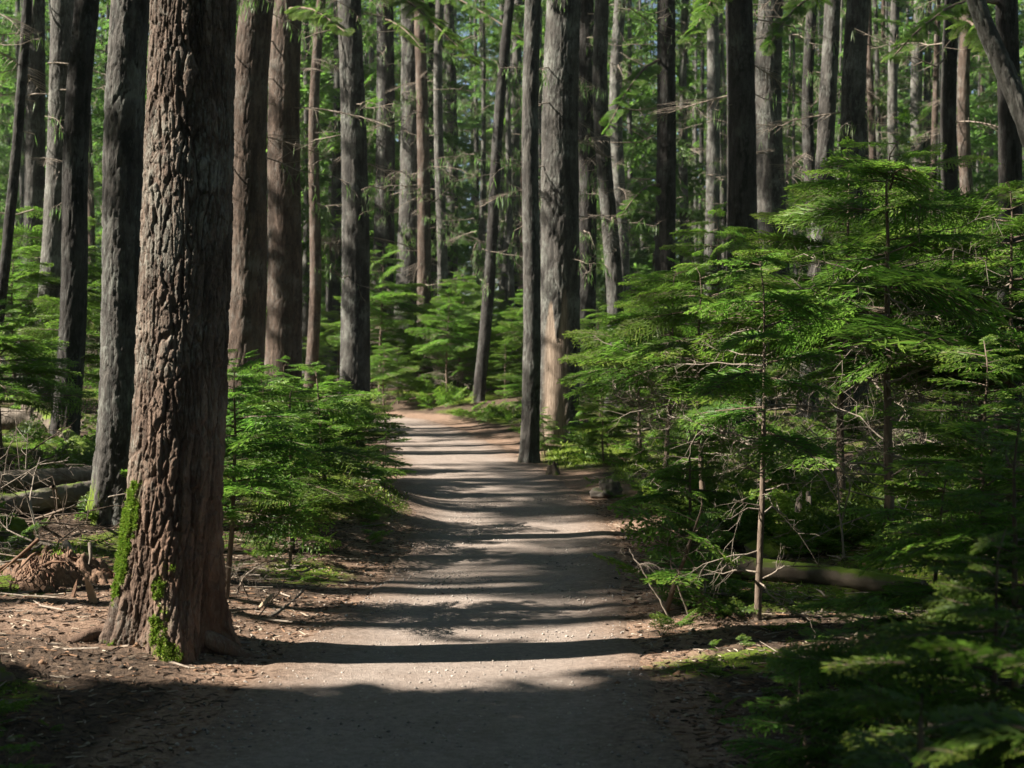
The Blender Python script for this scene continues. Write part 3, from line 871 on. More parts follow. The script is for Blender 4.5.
# past the bend
S_('tall0', 402, 46.5, 2.1, 'bright fan-shaped hemlock at the bend before the grey pair', .5)
S_('tall1', 440, 45.5, 1.9, 'light green hemlock beneath the slim lone trunk', 1.5)
S_('tall2', 372, 47.5, 2.8, 'hemlock showing past the bluish bole where the path vanishes', 2.7)
S_('mid1', 462, 43, 2.2, 'hemlock just before the thin leaning trunk', 3.0)
S_('tall0', 512, 47, 2.8, 'hemlock filling the gap behind the thin leaning trunk', 4.4)
S_('mid0', 398, 43.2, 1.9, 'low bright hemlock where the path slips out of sight', .3, wide=1.2)
S_('mid2', 424, 46, 1.6, 'rounded bright hemlock below the broad grey pair', 2.0, wide=1.2)
S_('mid1', 486, 46, 2.3, 'dense hemlock right behind the mossy foot of the leaning trunk', 1.0, wide=1.2)
S_('mid0', 505, 41, 1.7, 'low hemlock between the leaning trunk and the roadside trunk', 4.0, wide=1.2)
S_('mid2', 455, 49, 2.0, 'sunlit hemlock in the gap behind the path bend', 5.0, wide=1.25)
S_('tall1', 384, 41.5, 2.1, 'hemlock at the left end of the path bend beneath the bluish bole', 3.0, wide=1.15)
#S_('mid2', 575, 26, 1.5, 'hemlock hiding the base of the great stripped-bark trunk', 3.4, wide=1.25)
S_('mid1', 535, 30, 1.6, 'hemlock behind the slim roadside trunk', .6, wide=1.25)
# right of the path, in the middle distance
S_('mid2', 545, 23.8, .85, 'bright little hemlock in front of the slim roadside trunk', 4.0)
S_('mid0', 584, 23, .95, 'sunny hemlock sapling by the dark stub on the path edge', 1.2)
S_('mid1', 604, 21.5, 1.2, 'hemlock sapling above the rotten root lump', 2.2)
S_('tall1', 600, 29, 2.5, 'hemlock behind the roadside saplings under the bluish trunk', 5.0)
S_('tall2', 640, 22, 2.5, 'bushy hemlock at the near end of the dark green bank', 5.5)
# the dark bank of hemlocks on the right
S_('layer1', 664, 17, 2.8, 'broad hemlock on the path side of the dark bank', .8)
S_('layer1', 705, 14.6, 2.7, 'hemlock with bare lower limbs in the dark bank', 2.9)
S_('tall1', 722, 19.5, 3.7, 'tall hemlock at the back of the dark bank before the black bole', 4.2)
S_('layer2', 758, 8.75, 2.35, 'hemlock on a slim bare pole rising from the mossy ground', 3.4, wide=.8)
S_('layer0', 888, 11.3, 3.35, 'tallest hemlock sapling with layered sunlit boughs and a bare pale stem', 5.9, wide=1.05)
S_('tall1', 842, 13.2, 3.5, 'hemlock with a dark stem beside the broken grey stump', 1.3)
#S_('tall3', 800, 16, 4.0, 'high hemlock behind the broken grey stump', .1)
S_('layer1', 985, 13.6, 3.0, 'wide hemlock spreading beside the tallest one', 2.2)
S_('layer0', 1012, 12.5, 3.3, 'hemlock at the frame edge under the black trunk', 3.9)
S_('tall3', 925, 17, 4.2, 'high shaded hemlock behind the tallest layered one', 2.4)
#S_('tall2', 1040, 16, 3.9, 'high hemlock beyond the curved leaning stem', 4.9)
S_('mid0', 690, 12.0, 1.3, 'small hemlock at the dark foot of the bank near the mossy stones', 5.2)
S_('mid1', 985, 8.0, 1.7, 'shaded hemlock past the end of the fallen log', 1.6, wide=1.1)
S_('tiny0', 665, 9.2, .85, 'spindly young hemlock leaning out over the path edge', 2.6, wide=1.25).rotation_euler[1] = -.35
S_('tiny1', 700, 9.5, .55, 'short hemlock shoot by the arching dead stem', .9)
# the corner nearest the camera
S_('mid1', 985, 4.3, 1.05, 'blurred dark hemlock rising at the near corner', .7, wide=1.1)
S_('mid2', 890, 4.8, .75, 'low spreading hemlock in the shaded near corner', 2.1, wide=1.2)
S_('tiny1', 815, 5.3, .50, 'small feathery hemlock nearest the gravel in the corner', 3.6, wide=1.2)
S_('mid0', 1015, 6.0, 1.35, 'dark hemlock behind the blurred corner one', 4.7, wide=1.1)
S_('mid2', 925, 6.6, 1.05, 'dark green hemlock just before the fallen log', 5.6, wide=1.1)
S_('tiny0', 925, 3.3, .82, 'sunlit hemlock tips lowest in the corner', 1.2, wide=1.5)
S_('tiny1', 1035, 3.2, .97, 'bright pale hemlock spray poking in at the corner edge', .2, wide=1.3)
S_('tiny0', 862, 5.9, .55, 'shadowy seedling between the corner hemlocks and the log', 4.9, wide=1.3)

UNDER = 'young hemlock among many in the understory deep in the wood'
def understory():
    rs = RS(77); n = 0; done = []
    keys = ['mid0', 'mid1', 'mid2', 'tall0', 'tall1', 'tall2', 'tall3']
    while n < 230:
        Y = 24 + 62 * rs.rand() ** .8; px = rs.uniform(-20, 1044); x = at(px, Y)
        d = float(path_dist(np.array([x]), np.array([Y]))[0])
        if abs(d) < 2.3 or (Y < 40 and -4.6 < x < 2.0): continue
        if any((x - a) ** 2 + (Y - b) ** 2 < 1.4 for a, b in done): continue
        done.append((x, Y)); n += 1
        k = keys[rs.randint(7)]
        S_(k, px, Y, HT[k] * rs.uniform(.75, 1.15) * (1 if Y > 40 else .8), UNDER, rs.rand() * 6.28, 'understory hemlocks of the background', name='understory_hemlock', dead=Y < 45)
understory()

# ------------------------------------------------------------------ boughs that hang into the picture
def bough(tree_name_label, p0, p1, droop, seeds, L, label=None, dark=False):
    """one long living limb of a full-grown tree from p0 to p1, set with sprays"""
    tree = next(o for o in COL.objects if o.get('label') == tree_name_label)
    p0 = np.array(p0) - np.array(tree.location); p1 = np.array(p1) - np.array(tree.location)
    rs = RS(seeds); b = Bag(); g = Bag()
    tt = np.linspace(0, 1, 12)
    pts = p0 + (p1 - p0) * tt[:, None]; pts[:, 2] += droop * np.sin(PI * tt) + np.cumsum(rs.randn(12)) * .012
    b.add(*tube(pts, np.interp(tt, [0, 1], [.035, .008]), 6))
    dirv = (p1 - p0); az = math.atan2(dirv[1], dirv[0])
    for i in range(30):
        s = .2 + .8 * (i + rs.rand()) / 30
        p = np.array([np.interp(s, tt, pts[:, k]) for k in range(3)])
        q, t, w = FINE[rs.randint(4)] if L > .7 else MID[rs.randint(4)]
        R = rotm(az + (.9 if i % 2 else -.9) * (1.1 - .6 * s) + rs.randn() * .15, rs.uniform(-.75, -.2), rs.randn() * .5) * L * .36 * (1.3 - .6 * s)
        g.quads(q @ R.T + p, t); b.add(w[0] @ R.T + p, w[1])
    o = obj('bough', b.mesh('bough', M['twig']), tree)
    f = obj('foliage', g.mesh('foliage', M['leaf'], False), o)
bough('straight grey bole with bluish bark, at the bend of the path', at3(352, -30, 33), at3(470, 60, 29), .25, 1, 1.6)
bough('broad grey trunk, thicker one of the close pair past the bend', at3(412, -20, 49), at3(600, 104, 42), .5, 2, 1.7)
bough('dark grey trunk, first of the close pair past the bend', at3(384, 20, 50), at3(425, 52, 45), .2, 3, 1.0)
bough('straight dark brown trunk, lit only near its foot, past the bright spray', at3(660, 60, 33), at3(606, 130, 29), .3, 4, 1.1)
bough('straight dark brown trunk, lit only near its foot, past the bright spray', at3(660, 185, 33), at3(622, 215, 29), .15, 5, .9)
bough('broad black bole rising out of the hemlock boughs', at3(735, -20, 26), at3(690, 40, 23), .2, 6, 1.2)
bough('black trunk crossed by the curved leaning stem', at3(1000, 5, 21), at3(890, 60, 18), .3, 7, 1.0)
bough('tilted grey trunk in sun above the tallest hemlock sapling', at3(830, -10, 30), at3(768, 50, 27), .3, 8, 1.3)
bough('thick rust-brown trunk with a mossy base above the hemlock thicket', at3(288, 10, 30), at3(345, 30, 26), .2, 9, 1.1)
bough('dark straight trunk over the right hand hemlock boughs', at3(950, 20, 24), at3(1010, 85, 20), .3, 10, 1.1)
# ------------------------------------------------------------------ logs, stumps, stones, sticks
def log_geometry(p0, p1, r0, r1, seed, n=28, cell=.05, amp=.012, bend=.03, ragged=.06):
    p0, p1 = np.array(p0, float), np.array(p1, float)
    L = np.linalg.norm(p1 - p0); m = int(max(24, L / .03))
    t = np.linspace(0, 1, m); d = (p1 - p0) / L
    up = np.array([0, 0, 1.0]); s = np.cross(d, up)
    if np.linalg.norm(s) < .1: s = np.array([1.0, 0, 0])
    s /= np.linalg.norm(s); u = np.cross(s, d)
    C = p0 + (p1 - p0) * t[:, None] + s * (bend * np.sin(t * 4 + seed))[:, None] + u * (bend * .5 * np.sin(t * 3 + 2 * seed))[:, None]
    th = np.arange(n) * 2 * PI / n
    TH, T = np.meshgrid(th, t)
    nu = max(6, int(2 * PI * r0 / cell))
    r, cid = cells(TH / (2 * PI) * nu, T * L / (cell * 4), nu, seed)
    h = sstep(.02, .3, r)
    R = np.interp(T, [0, 1], [r0, r1]) + amp * (h - .7) + r0 * .12 * fbm(np.cos(TH) * 1.4, np.sin(TH) * 1.4, T * L * 2, seed, 3)
    V = C[:, None] + R[..., None] * (np.cos(TH)[..., None] * s + np.sin(TH)[..., None] * u)
    # ragged broken ends
    e = ragged * fbm(np.cos(th) * 2.5, np.sin(th) * 2.5, th * 0, seed + 1, 3)
    V[0] -= d * e[:, None]; V[-1] += d * e[:, None] * 1.3
    c0 = C[0] + d * .02; c1 = C[-1] - d * .02
    ring0 = c0 + (V[0] - C[0]) * .55 + d * .02; ring1 = c1 + (V[-1] - C[-1]) * .55 - d * .02
    A = np.concatenate([c0[None] + (ring0 - c0) * .02, ring0, V.reshape(-1, 3), ring1, c1[None] + (ring1 - c1) * .02])
    return A, grid_faces(m + 4, n, True)

def fallen_log(p0, p1, r0, r1, mat, label, seed, name='fallen_log', cat='log', stubs=0, **kw):
    p0, p1 = np.array(p0, float), np.array(p1, float)
    base = np.array([(p0[0] + p1[0]) / 2, (p0[1] + p1[1]) / 2, min(p0[2] - r0, p1[2] - r1)])
    t = thing(name, base, label, cat)
    V, Q = log_geometry(p0 - base, p1 - base, r0, r1, seed, **kw)
    obj('bole', make_mesh('bole', V, Q, M[mat], True), t)
    rs = RS(seed)
    for i in range(stubs):
        s = rs.uniform(.1, .9); p = p0 + (p1 - p0) * s - base
        v, q = BARE[rs.randint(5)]
        R = rotm(rs.rand() * 6.28, rs.uniform(.2, 1.2), rs.rand() * 6) * rs.uniform(.3, .7)
        obj('limb_stub', make_mesh('limb_stub', v @ R.T + p, q, M['deadtwig']), t)
    return t

def glog(pxa, Ya, pxb, Yb, r0, r1, mat, label, seed, lift=0.6, **kw):
    a, b = on_ground(pxa, Ya), on_ground(pxb, Yb)
    a[2] += r0 * lift; b[2] += r1 * lift
    return fallen_log(a, b, r0, r1, mat, label, seed, **kw)

glog(712, 10.4, 922, 9.5, .085, .07, 'mossywood', 'long dark log with a mossy top lying on the ground under the hemlocks', 3, lift=1.3, amp=.008, ragged=.12)
glog(-60, 14.2, 132, 15.4, .10, .09, 'deadwood', 'pale weathered log sloping down behind the tree roots', 5, lift=2.2, amp=.012, bend=.06, stubs=2)
glog(-60, 12.6, 140, 14.6, .11, .10, 'greylog', 'grey bark-covered log below the pale weathered one', 6, lift=.9, amp=.02, bend=.06, stubs=3)
glog(-60, 17, 115, 18, .20, .17, 'mossywood', 'thick dark mossy log lying against the black bole', 7, stubs=3)
glog(-40, 21, 75, 20.5, .17, .15, 'deadwood', 'thick bleached log highest in the tumbled pile', 8, lift=2.0, stubs=1)
fallen_log(at3(30, 405, 21), at3(98, 470, 17), .12, .11, 'mossywood', 'dark log slanting toward the tree with the sunlit half', 9)
fallen_log(at3(-30, 622, 10.6), at3(70, 560, 11.4), .13, .10, 'mossrock', 'moss-covered rotten log above the mound of red duff', 10)
fallen_log(at3(-120, 668, 6.2), at3(-14, 684, 6.9), .14, .13, 'mossywood', 'mossy log end poking in at the bottom corner', 11, amp=.035, ragged=.2, cell=.06)
fallen_log(at3(760, 700, 7.0), at3(640, 708, 7.3), .012, .006, 'deadtwig', 'thin dead stick lying on the dark shoulder of the path', 12, name='dead_stick', cat='stick', n=8)
fallen_log(at3(758, 712, 6.7), at3(802, 720, 6.5), .016, .012, 'deadwood', 'short pale stick at the edge of the corner hemlocks', 13, name='dead_stick', cat='stick', n=8)
fallen_log(at3(70, 544, 10.8), at3(97, 586, 10.2), .03, .02, 'deadwood', 'bare forked stick propped behind the mound of duff', 14, name='dead_stick', cat='stick', n=8, stubs=1)
fallen_log(at3(-8, 590, 10.4), at3(40, 548, 10.8), .028, .018, 'deadwood', 'straight grey stick across the moss-covered rotten log', 15, name='dead_stick', cat='stick', n=8)
fallen_log(at3(-10, 545, 11.6), at3(30, 566, 11.2), .03, .025, 'greylog', 'stout broken stick beneath the grey log', 16, name='dead_stick', cat='stick', n=8)
fallen_log(at3(222, 652, 8.7), at3(300, 585, 9.2), .014, .007, 'deadwood', 'thin crooked stick leaning up from the massive trunk into the thicket', 17, name='dead_stick', cat='stick', n=8, stubs=1, bend=.05)
fallen_log(at3(238, 634, 8.75), at3(268, 660, 8.5), .05, .035, 'rotwood', 'gnarled chunk of dead root beside the massive trunk', 18, name='root_chunk', cat='root', n=18, amp=.02, ragged=.1)
fallen_log(at3(272, 597, 9.4), at3(249, 638, 8.9), .012, .008, 'palewood', 'short pale branch caught behind the root chunk', 19, name='dead_stick', cat='stick', n=8)
fallen_log(at3(125, 664, 7.9), at3(166, 660, 7.95), .018, .014, 'rotwood', 'stubby brown stick on the sunny duff before the massive trunk', 20, name='dead_stick', cat='stick', n=10)
fallen_log(at3(198, 668, 7.7), at3(243, 656, 7.9), .012, .008, 'rotwood', 'thin root-like stick on the sunny duff near the path', 21, name='dead_stick', cat='stick', n=8)
fallen_log(at3(478, 424, 36), at3(520, 434, 34), .10, .09, 'mossywood', 'dark rotten log beside the far end of the path', 22)
fallen_log(at3(665, 492, 15), at3(622, 505, 16.5), .045, .04, 'mossywood', 'thin fallen pole at the foot of the dark bank', 23)

def stump(px, Y, h, r, mat, label, seed, ragged=.3, name='broken_stump', lean=0.0):
    b = on_ground(px, Y)
    n, m = 40, 40
    t = np.linspace(0, 1, m); th = np.arange(n) * 2 * PI / n
    TH, T = np.meshgrid(th, t)
    topz = h * (1 - ragged * (.5 + .5 * vnoise(np.cos(th) * 2.3, np.sin(th) * 2.3, seed=seed)) - ragged * .5 * _hash(np.floor(th * 3.0), th * 0, th * 0, seed))
    Z = T * topz[None] - .08 * (1 - T)
    R = r * (1 + .7 * np.exp(-Z / (r * .9)) * (.6 + .4 * np.cos(4 * TH + seed))) * (1 - .15 * T) + r * .12 * fbm(np.cos(TH) * 3, np.sin(TH) * 3, Z * 3, seed, 3)
    V = np.stack([np.cos(TH) * R + lean * Z, np.sin(TH) * R, Z], -1)
    inner = V[-1].copy(); inner[:, :2] = (inner[:, :2] - [lean * h, 0]) * .55 + [lean * h, 0]
    low = inner.copy(); low[:, 2] = topz.min() * .55; low[:, :2] *= .7
    mid = low * 0.02; mid[:, 2] = topz.min() * .5
    A = np.concatenate([V.reshape(-1, 3), inner, low, mid])
    t_ = thing(name, b, label, 'stump')
    obj('shell', make_mesh('shell', A, grid_faces(m + 3, n, True), M[mat], True), t_)
    return t_
stump(803, 12.4, .52, .085, 'deadwood', 'jagged broken grey stump standing in the dark under the hemlocks', 3, .55)
stump(553, 20.6, .22, .085, 'mossywood', 'small dark stub beside the gravel below the bright saplings', 4, .5)
stump(1010, 14.5, .9, .05, 'deadwood', 'thin broken snag pale against the dark near the frame edge', 6, .2)

def lump(px, Y, rx, ry, h, mat, label, seed, name='mossy_rock', cat='rock', rough=.18, sink=.35):
    b = on_ground(px, Y)
    nu, nv = 48, 30
    th = np.arange(nu) * 2 * PI / nu; ph = np.linspace(-.5 * PI + .05, .5 * PI - .02, nv)
    TH, PH = np.meshgrid(th, ph)
    D = np.stack([np.cos(TH) * np.cos(PH), np.sin(TH) * np.cos(PH), np.sin(PH)], -1)
    k = 1 + rough * 2 * fbm(D[..., 0] * 1.7, D[..., 1] * 1.7, D[..., 2] * 1.7, seed, 4) + rough * .4 * fbm(D[..., 0] * 8, D[..., 1] * 8, D[..., 2] * 8, seed + 4, 3)
    V = D * k[..., None] * np.array([rx, ry, h]); V[..., 2] += h * (1 - sink * 2) 
    t = thing(name, b, label, cat)
    obj('body', make_mesh('body', V.reshape(-1, 3), grid_faces(nv, nu, True), M[mat], True), t)
    return t
lump(735, 13, .26, .22, .17, 'mossrock', 'rounded moss-covered stone in the shade left of the broken stump', 1)
lump(768, 11.5, .20, .18, .12, 'mossrock', 'low mossy stone behind the slim bare pole', 2)
lump(716, 11.2, .17, .16, .11, 'mossrock', 'small mossy stone beside the end of the grey log', 3)
lump(690, 14, .22, .2, .15, 'mossrock', 'mossy hummock-like stone at the foot of the dark bank', 4)
lump(822, 11.6, .16, .16, .11, 'mossrock', 'mossy stone right of the broken stump', 5)
t = lump(607, 17.3, .19, .17, .14, 'greylog', 'dark hollow root lump at the path edge', 7, 'root_lump', 'root', .4)
t = lump(1, 12, .24, .3, .2, 'mossrock', 'mossy mound at the frame edge below the tumbled logs', 8)

M['shreds'] = island_material('rotten_shreds', [c4(.10, .05, .032), c4(.17, .095, .06), c4(.06, .035, .025), c4(.24, .15, .10), c4(.13, .08, .055)])
def duff_mound():
    b = on_ground(58, 9.7)
    t = thing('rotten_stump_mound', b, 'crumbling mound of red rotten wood between the mossy log and the massive trunk', 'mound')
    nu, nv = 110, 60
    th = np.arange(nu) * 2 * PI / nu; r = np.linspace(1, .0, nv)
    TH, R = np.meshgrid(th, r)
    X = np.cos(TH) * R * .60; Y = np.sin(TH) * R * .50
    Z = .21 * (1 - R ** 1.3) - .08 * R + .20 * fbm(X * 3.5, Y * 3.5, seed=3) * (1 - R ** 4) + .10 * fbm(X * 11, Y * 11, X * 0, 5, 5, .65)
    X = X - .08 * (1 - R)
    V = np.stack([X, Y, Z], -1)
    obj('heap', make_mesh('heap', V.reshape(-1, 3), grid_faces(nv, nu, True), M['duffwood'], True), t)
    rs = RS(8)
    for i in range(7):
        a = rs.uniform(3.3, 6.1); p = np.array([math.cos(a) * .30, math.sin(a) * .3, .06 + .16 * rs.rand()])
        d = np.array([rs.randn() * .6, -.25, rs.uniform(-.7, .6)]); d /= np.linalg.norm(d); l = rs.uniform(.14, .3)
        V, Q = tube([p - d * l * .5, p + rs.randn(3) * .02, p + d * l * .6], [.014, .011, .004], 6)
        obj('root', make_mesh('root', V, Q, M['rotwood' if i % 3 else 'deadwood']), t)
    fb = Bag()                                 # shreds of rotten wood hanging down over the heap
    for i in range(900):
        a, rr = rs.rand() * 6.28, .50 * math.sqrt(rs.rand())
        x, y = math.cos(a) * rr, math.sin(a) * rr
        z = .21 * (1 - (rr / .5) ** 1.3) - .08 * rr / .5 + .01 + .2 * fbm(np.array([x * 3.5]), np.array([y * 3.5]), seed=3)[0]
        d = np.array([math.cos(a) * .7 + rs.randn() * .35, math.sin(a) * .7 + rs.randn() * .35, -.55 + rs.randn() * .3]); d /= np.linalg.norm(d)
        l = rs.uniform(.03, .12); p = np.array([x - .05, y, z + .008])
        r = rs.uniform(.002, .006)
        fb.add(*tube([p - d * l * .5, p + rs.randn(3) * .006, p + d * l * .5], [r, r * 1.1, r * .4], 4))
    obj('shredded_wood', fb.mesh('shredded_wood', M['shreds'], False), t)
    q = []
    for i in range(1500):
        a, rr = rs.uniform(1.2, 3.9), .48 * math.sqrt(rs.rand())
        x, y = math.cos(a) * rr, math.sin(a) * rr
        if fbm(np.array([x * 5]), np.array([y * 5]), seed=9)[0] < -.05: continue
        z = .21 * (1 - (rr / .49) ** 1.3) - .08 * rr / .49 + .02 + .2 * fbm(np.array([x * 3.5]), np.array([y * 3.5]), seed=3)[0]
        d = np.array([rs.randn() * .5, rs.randn() * .5, 1]); d /= np.linalg.norm(d)
        s = np.cross(d, rs.randn(3)); s /= np.linalg.norm(s); w = .007; l = rs.uniform(.02, .05)
        p = np.array([x, y, z]); q.append([p - s * w, p + s * w, p + d * l + s * w * .3, p + d * l - s * w * .3])
    b = Bag(); b.quads(np.array(q), rs.rand(len(q)))
    obj('moss', b.mesh('moss', M['moss'], False), t)
    # a pale splinter standing in the duff
    V = np.array([[-.03, -.012, 0], [.03, -.012, 0], [.034, .012, 0], [-.03, .012, 0], [-.036, -.01, .13], [.012, -.01, .15], [.016, .01, .15], [-.036, .01, .13], [-.034, -.006, .26], [-.018, -.006, .21], [-.018, .006, .21], [-.034, .006, .26]])
    sp = thing('wood_splinter', on_ground(93, 8.75), 'pale upright splinter of wood standing in the red duff', 'splinter', rz=.2)
    sp.scale = (.8, .8, .75); sp.rotation_euler = (.1, -.15, .2)
    obj('shard', make_mesh('shard', V, grid_faces(3, 4, True), M['palewood'], False, tris=[(8, 9, 10), (8, 10, 11)]), sp)
    sp = thing('wood_splinter', on_ground(72, 8.9), 'short brown splinter left of the pale upright one', 'splinter', rz=-.5)
    sp.scale = (.4, .4, .45); sp.rotation_euler = (-.2, .3, -.5)
    obj('shard', make_mesh('shard', V, grid_faces(3, 4, True), M['rotwood'], False, tris=[(8, 9, 10), (8, 10, 11)]), sp)
duff_mound()

def dead_shrub(px, Y, label, seed, spec, r=.012):
    b = on_ground(px, Y)
    t = thing('dead_shrub', b, label, 'dead shrub')
    rs = RS(seed)
    for pts, rr in spec:
        P = np.array([at3(x, y, Y + dy) for x, y, dy in pts]) - b
        tt = np.linspace(0, 1, len(P)); t2 = np.linspace(0, 1, 24)
        S = np.stack([np.interp(t2, tt, P[:, k]) for k in range(3)], 1)
        for _ in range(4): S[1:-1] = (S[:-2] + 2 * S[1:-1] + S[2:]) / 4
        S += np.cumsum(rs.randn(24, 3) * .003, 0)
        V, Q = tube(S, np.linspace(rr, rr * .35, 24), 6)
        bg = Bag(); bg.add(V, Q)
        for i in range(5):
            k = rs.randint(6, 23); v, q = BARE[rs.randint(5)]
            R = rotm(rs.rand() * 6.28, rs.uniform(-.2, .8), rs.rand() * 6) * rs.uniform(.12, .3)
            bg.add(v @ R.T + S[k], q)
        obj('stem', bg.mesh('stem', M['deadtwig']), t)
dead_shrub(697, 9.2, 'bleached dead stem arching over beside the slim bare pole', 3, [
    ([(697, 632, 0), (703, 600, 0), (706, 572, .1), (718, 556, .1), (735, 560, .2), (745, 572, .2)], .011),
    ([(697, 632, 0), (702, 590, 0), (693, 562, -.1), (680, 552, -.2)], .008)])
dead_shrub(680, 8.9, 'dark bare stem slanting out toward the path beneath the spindly hemlock', 4, [([(682, 640, 0), (660, 600, 0), (640, 565, 0), (628, 548, .1)], .009), ([(690, 620, .2), (672, 575, .2), (668, 540, .3)], .009)])
dead_shrub(830, 11.0, 'tangle of grey dead twigs hanging above the broken stump', 5, [([(845, 575, 0), (842, 520, 0), (838, 470, 0), (822, 440, -.2), (800, 425, -.3)], .010),
    ([(842, 520, 0), (850, 480, -.2), (828, 450, -.3), (805, 452, -.3)], .008), ([(838, 500, 0), (815, 462, .2), (790, 470, .2)], .007)])
dead_shrub(262, 9.6, 'bare grey twigs at the foot of the crooked thicket stem', 6, [([(232, 622, 0), (240, 580, 0), (262, 566, 0), (290, 560, 0)], .008), ([(250, 600, 0), (236, 575, -.1), (218, 585, -.2)], .006)])

def tangle():
    rs = RS(23)
    for i in range(22):
        Y = rs.uniform(10.3, 15.5); px = rs.uniform(-30, 118)
        p = on_ground(px, Y); p[2] += rs.uniform(.05, .35)
        t = thing('fallen_branch', p, 'bare fallen branch in the tangle beneath and between the left logs', 'branch', 'branches tangled among the logs')
        v, q = BARE[rs.randint(5)]
        R = rotm(rs.rand() * 6.28, rs.uniform(-.25, .75), rs.rand() * 6) * rs.uniform(.7, 1.7)
        obj('limb', make_mesh('limb', (v - [.5, 0, 0]) @ R.T, q, M['twig' if i % 3 else 'deadtwig'], True), t)
tangle()

# ------------------------------------------------------------------ what nobody could count: needles, sticks and stones on the soil; moss; low green plants
def sticks(name, n, xr, yr, lr, rr, seed, keep, mat, label, flat=.12):
    rs = RS(seed)
    x = rs.uniform(*xr, n); y = yr[0] + (yr[1] - yr[0]) * rs.rand(n) ** 1.4
    e = np.abs(path_dist(x, y)) - half_width(y)
    k = rs.rand(n) < keep(x, y, e)
    x, y = x[k], y[k]; n = len(x)
    z = height(x, y)
    l = rs.uniform(*lr, n); r = rs.uniform(*rr, n); a = rs.rand(n) * PI; tl = rs.randn(n) * flat
    d = np.stack([np.cos(a), np.sin(a), tl], 1); s = np.stack([-np.sin(a), np.cos(a), 0 * a], 1); u = np.array([0, 0, 1.0])
    p = np.stack([x, y, z + r * .6], 1)
    def ring(c, q): return np.stack([c + s * (r * q)[:, None], c + u * (r * q * 1.2)[:, None], c - s * (r * q)[:, None], c - u * (r * q * .6)[:, None]], 1)
    A = ring(p - d * (l * .5)[:, None], .8); Bm = ring(p + s * (l * .08 * rs.randn(n))[:, None], 1.0); Cc = ring(p + d * (l * .5)[:, None], .4)
    V = np.stack([A, Bm, Cc], 1).reshape(-1, 3)
    f = grid_faces(3, 4, True)
    Q = (np.arange(n)[:, None, None] * 12 + f[None]).reshape(-1, 4)
    o = obj(name, make_mesh(name, V, Q, M[mat], False))
    return tag(o, label, kind='stuff')
sticks('litter', 90000, (-5.5, 5.5), (3.0, 17), (.015, .09), (.0012, .005), 1, lambda x, y, e: np.where(e > .05, .9, np.where(e > -.35, .5, .10)), 'litter', 'brown needles and twigs littering the forest floor')
sticks('twig_litter', 1800, (-6, 6), (3.5, 24), (.12, .5), (.003, .009), 2, lambda x, y, e: np.where(e > .25, .9, 0), 'deadtwig', 'fallen grey twigs scattered over the forest floor', .06)

def pebbles(name, n, seed, xr, yr, keep, size, mat, label):
    rs = RS(seed)
    x = rs.uniform(*xr, n); y = yr[0] + (yr[1] - yr[0]) * rs.rand(n) ** 1.3
    e = np.abs(path_dist(x, y)) - half_width(y)
    k = rs.rand(n) < keep(x, y, e); x, y, e = x[k], y[k], e[k]; n = len(x)
    z = np.where(e < 0, height0(x, y) + .010, height(x, y))
    s = size[0] + (size[1] - size[0]) * rs.rand(n) ** 3
    oc = np.array([[1, 0, 0], [0, 1, 0], [-1, 0, 0], [0, -1, 0], [0, 0, .75], [0, 0, -.6]], float)
    V = oc[None] * (.7 + .6 * rs.rand(n, 6, 1)) * s[:, None, None]
    a = rs.rand(n) * 6.28; ca, sa = np.cos(a)[:, None], np.sin(a)[:, None]
    V = np.stack([V[..., 0] * ca - V[..., 1] * sa, V[..., 0] * sa + V[..., 1] * ca, V[..., 2]], -1) + np.stack([x, y, z], 1)[:, None]
    T = np.array([[0, 1, 4], [1, 2, 4], [2, 3, 4], [3, 0, 4], [1, 0, 5], [2, 1, 5], [3, 2, 5], [0, 3, 5]])
    T = (np.arange(n)[:, None, None] * 6 + T[None]).reshape(-1, 3)
    o = obj(name, make_mesh(name, V.reshape(-1, 3), np.zeros((0, 4), int), M[mat], True, tris=T))
    return tag(o, label, kind='stuff')
pebbles('gravel', 30000, 3, (-2.2, 2.2), (4.0, 18), lambda x, y, e: np.where(e < -.05, .8, np.where(e < .25, .3, 0)), (.0025, .014), 'stones', 'fine loose gravel on the footpath')
pebbles('cones_and_clods', 9000, 4, (-4.5, 4.5), (3.5, 14), lambda x, y, e: np.where((e > .05) & (e < 2.2), .75, np.where(e > -.2, .1, 0)), (.006, .028), 'litter', 'dark cones and clods of soil on the path shoulders')

def tufts(name, n, seed, xr, yr, keep, lr, wr, mat, label, up=1.0):
    rs = RS(seed)
    x = rs.uniform(*xr, n); y = yr[0] + (yr[1] - yr[0]) * rs.rand(n) ** 1.5
    e = np.abs(path_dist(x, y)) - half_width(y)
    k = rs.rand(n) < keep(x, y, e); x, y = x[k], y[k]; n = len(x)
    z = height(x, y)
    d = np.stack([rs.randn(n) * .6, rs.randn(n) * .6, np.full(n, up)], 1); d /= np.linalg.norm(d, axis=1)[:, None]
    s = np.cross(d, rs.randn(n, 3)); s /= np.linalg.norm(s, axis=1)[:, None]
    far = np.clip(y / 9, 1, 3)
    l = rs.uniform(*lr, n) * far; w = rs.uniform(*wr, n) * far
    p = np.stack([x, y, z - .003], 1)
    m = p + d * (l * .5)[:, None]; t = p + d * l[:, None]
    q = np.stack([p, m + s * w[:, None], t, m - s * w[:, None]], 1)
    b = Bag(); b.quads(q, rs.rand(n))
    return tag(obj(name, b.mesh(name, M[mat], False)), label, kind='stuff')
tufts('moss', 90000, 5, (-7, 7), (4.5, 30), lambda x, y, e: np.clip((mossiness(x, y, e) - .48) * 3, 0, 1), (.012, .034), (.003, .006), 'moss', 'green moss carpeting the ground beside the path')

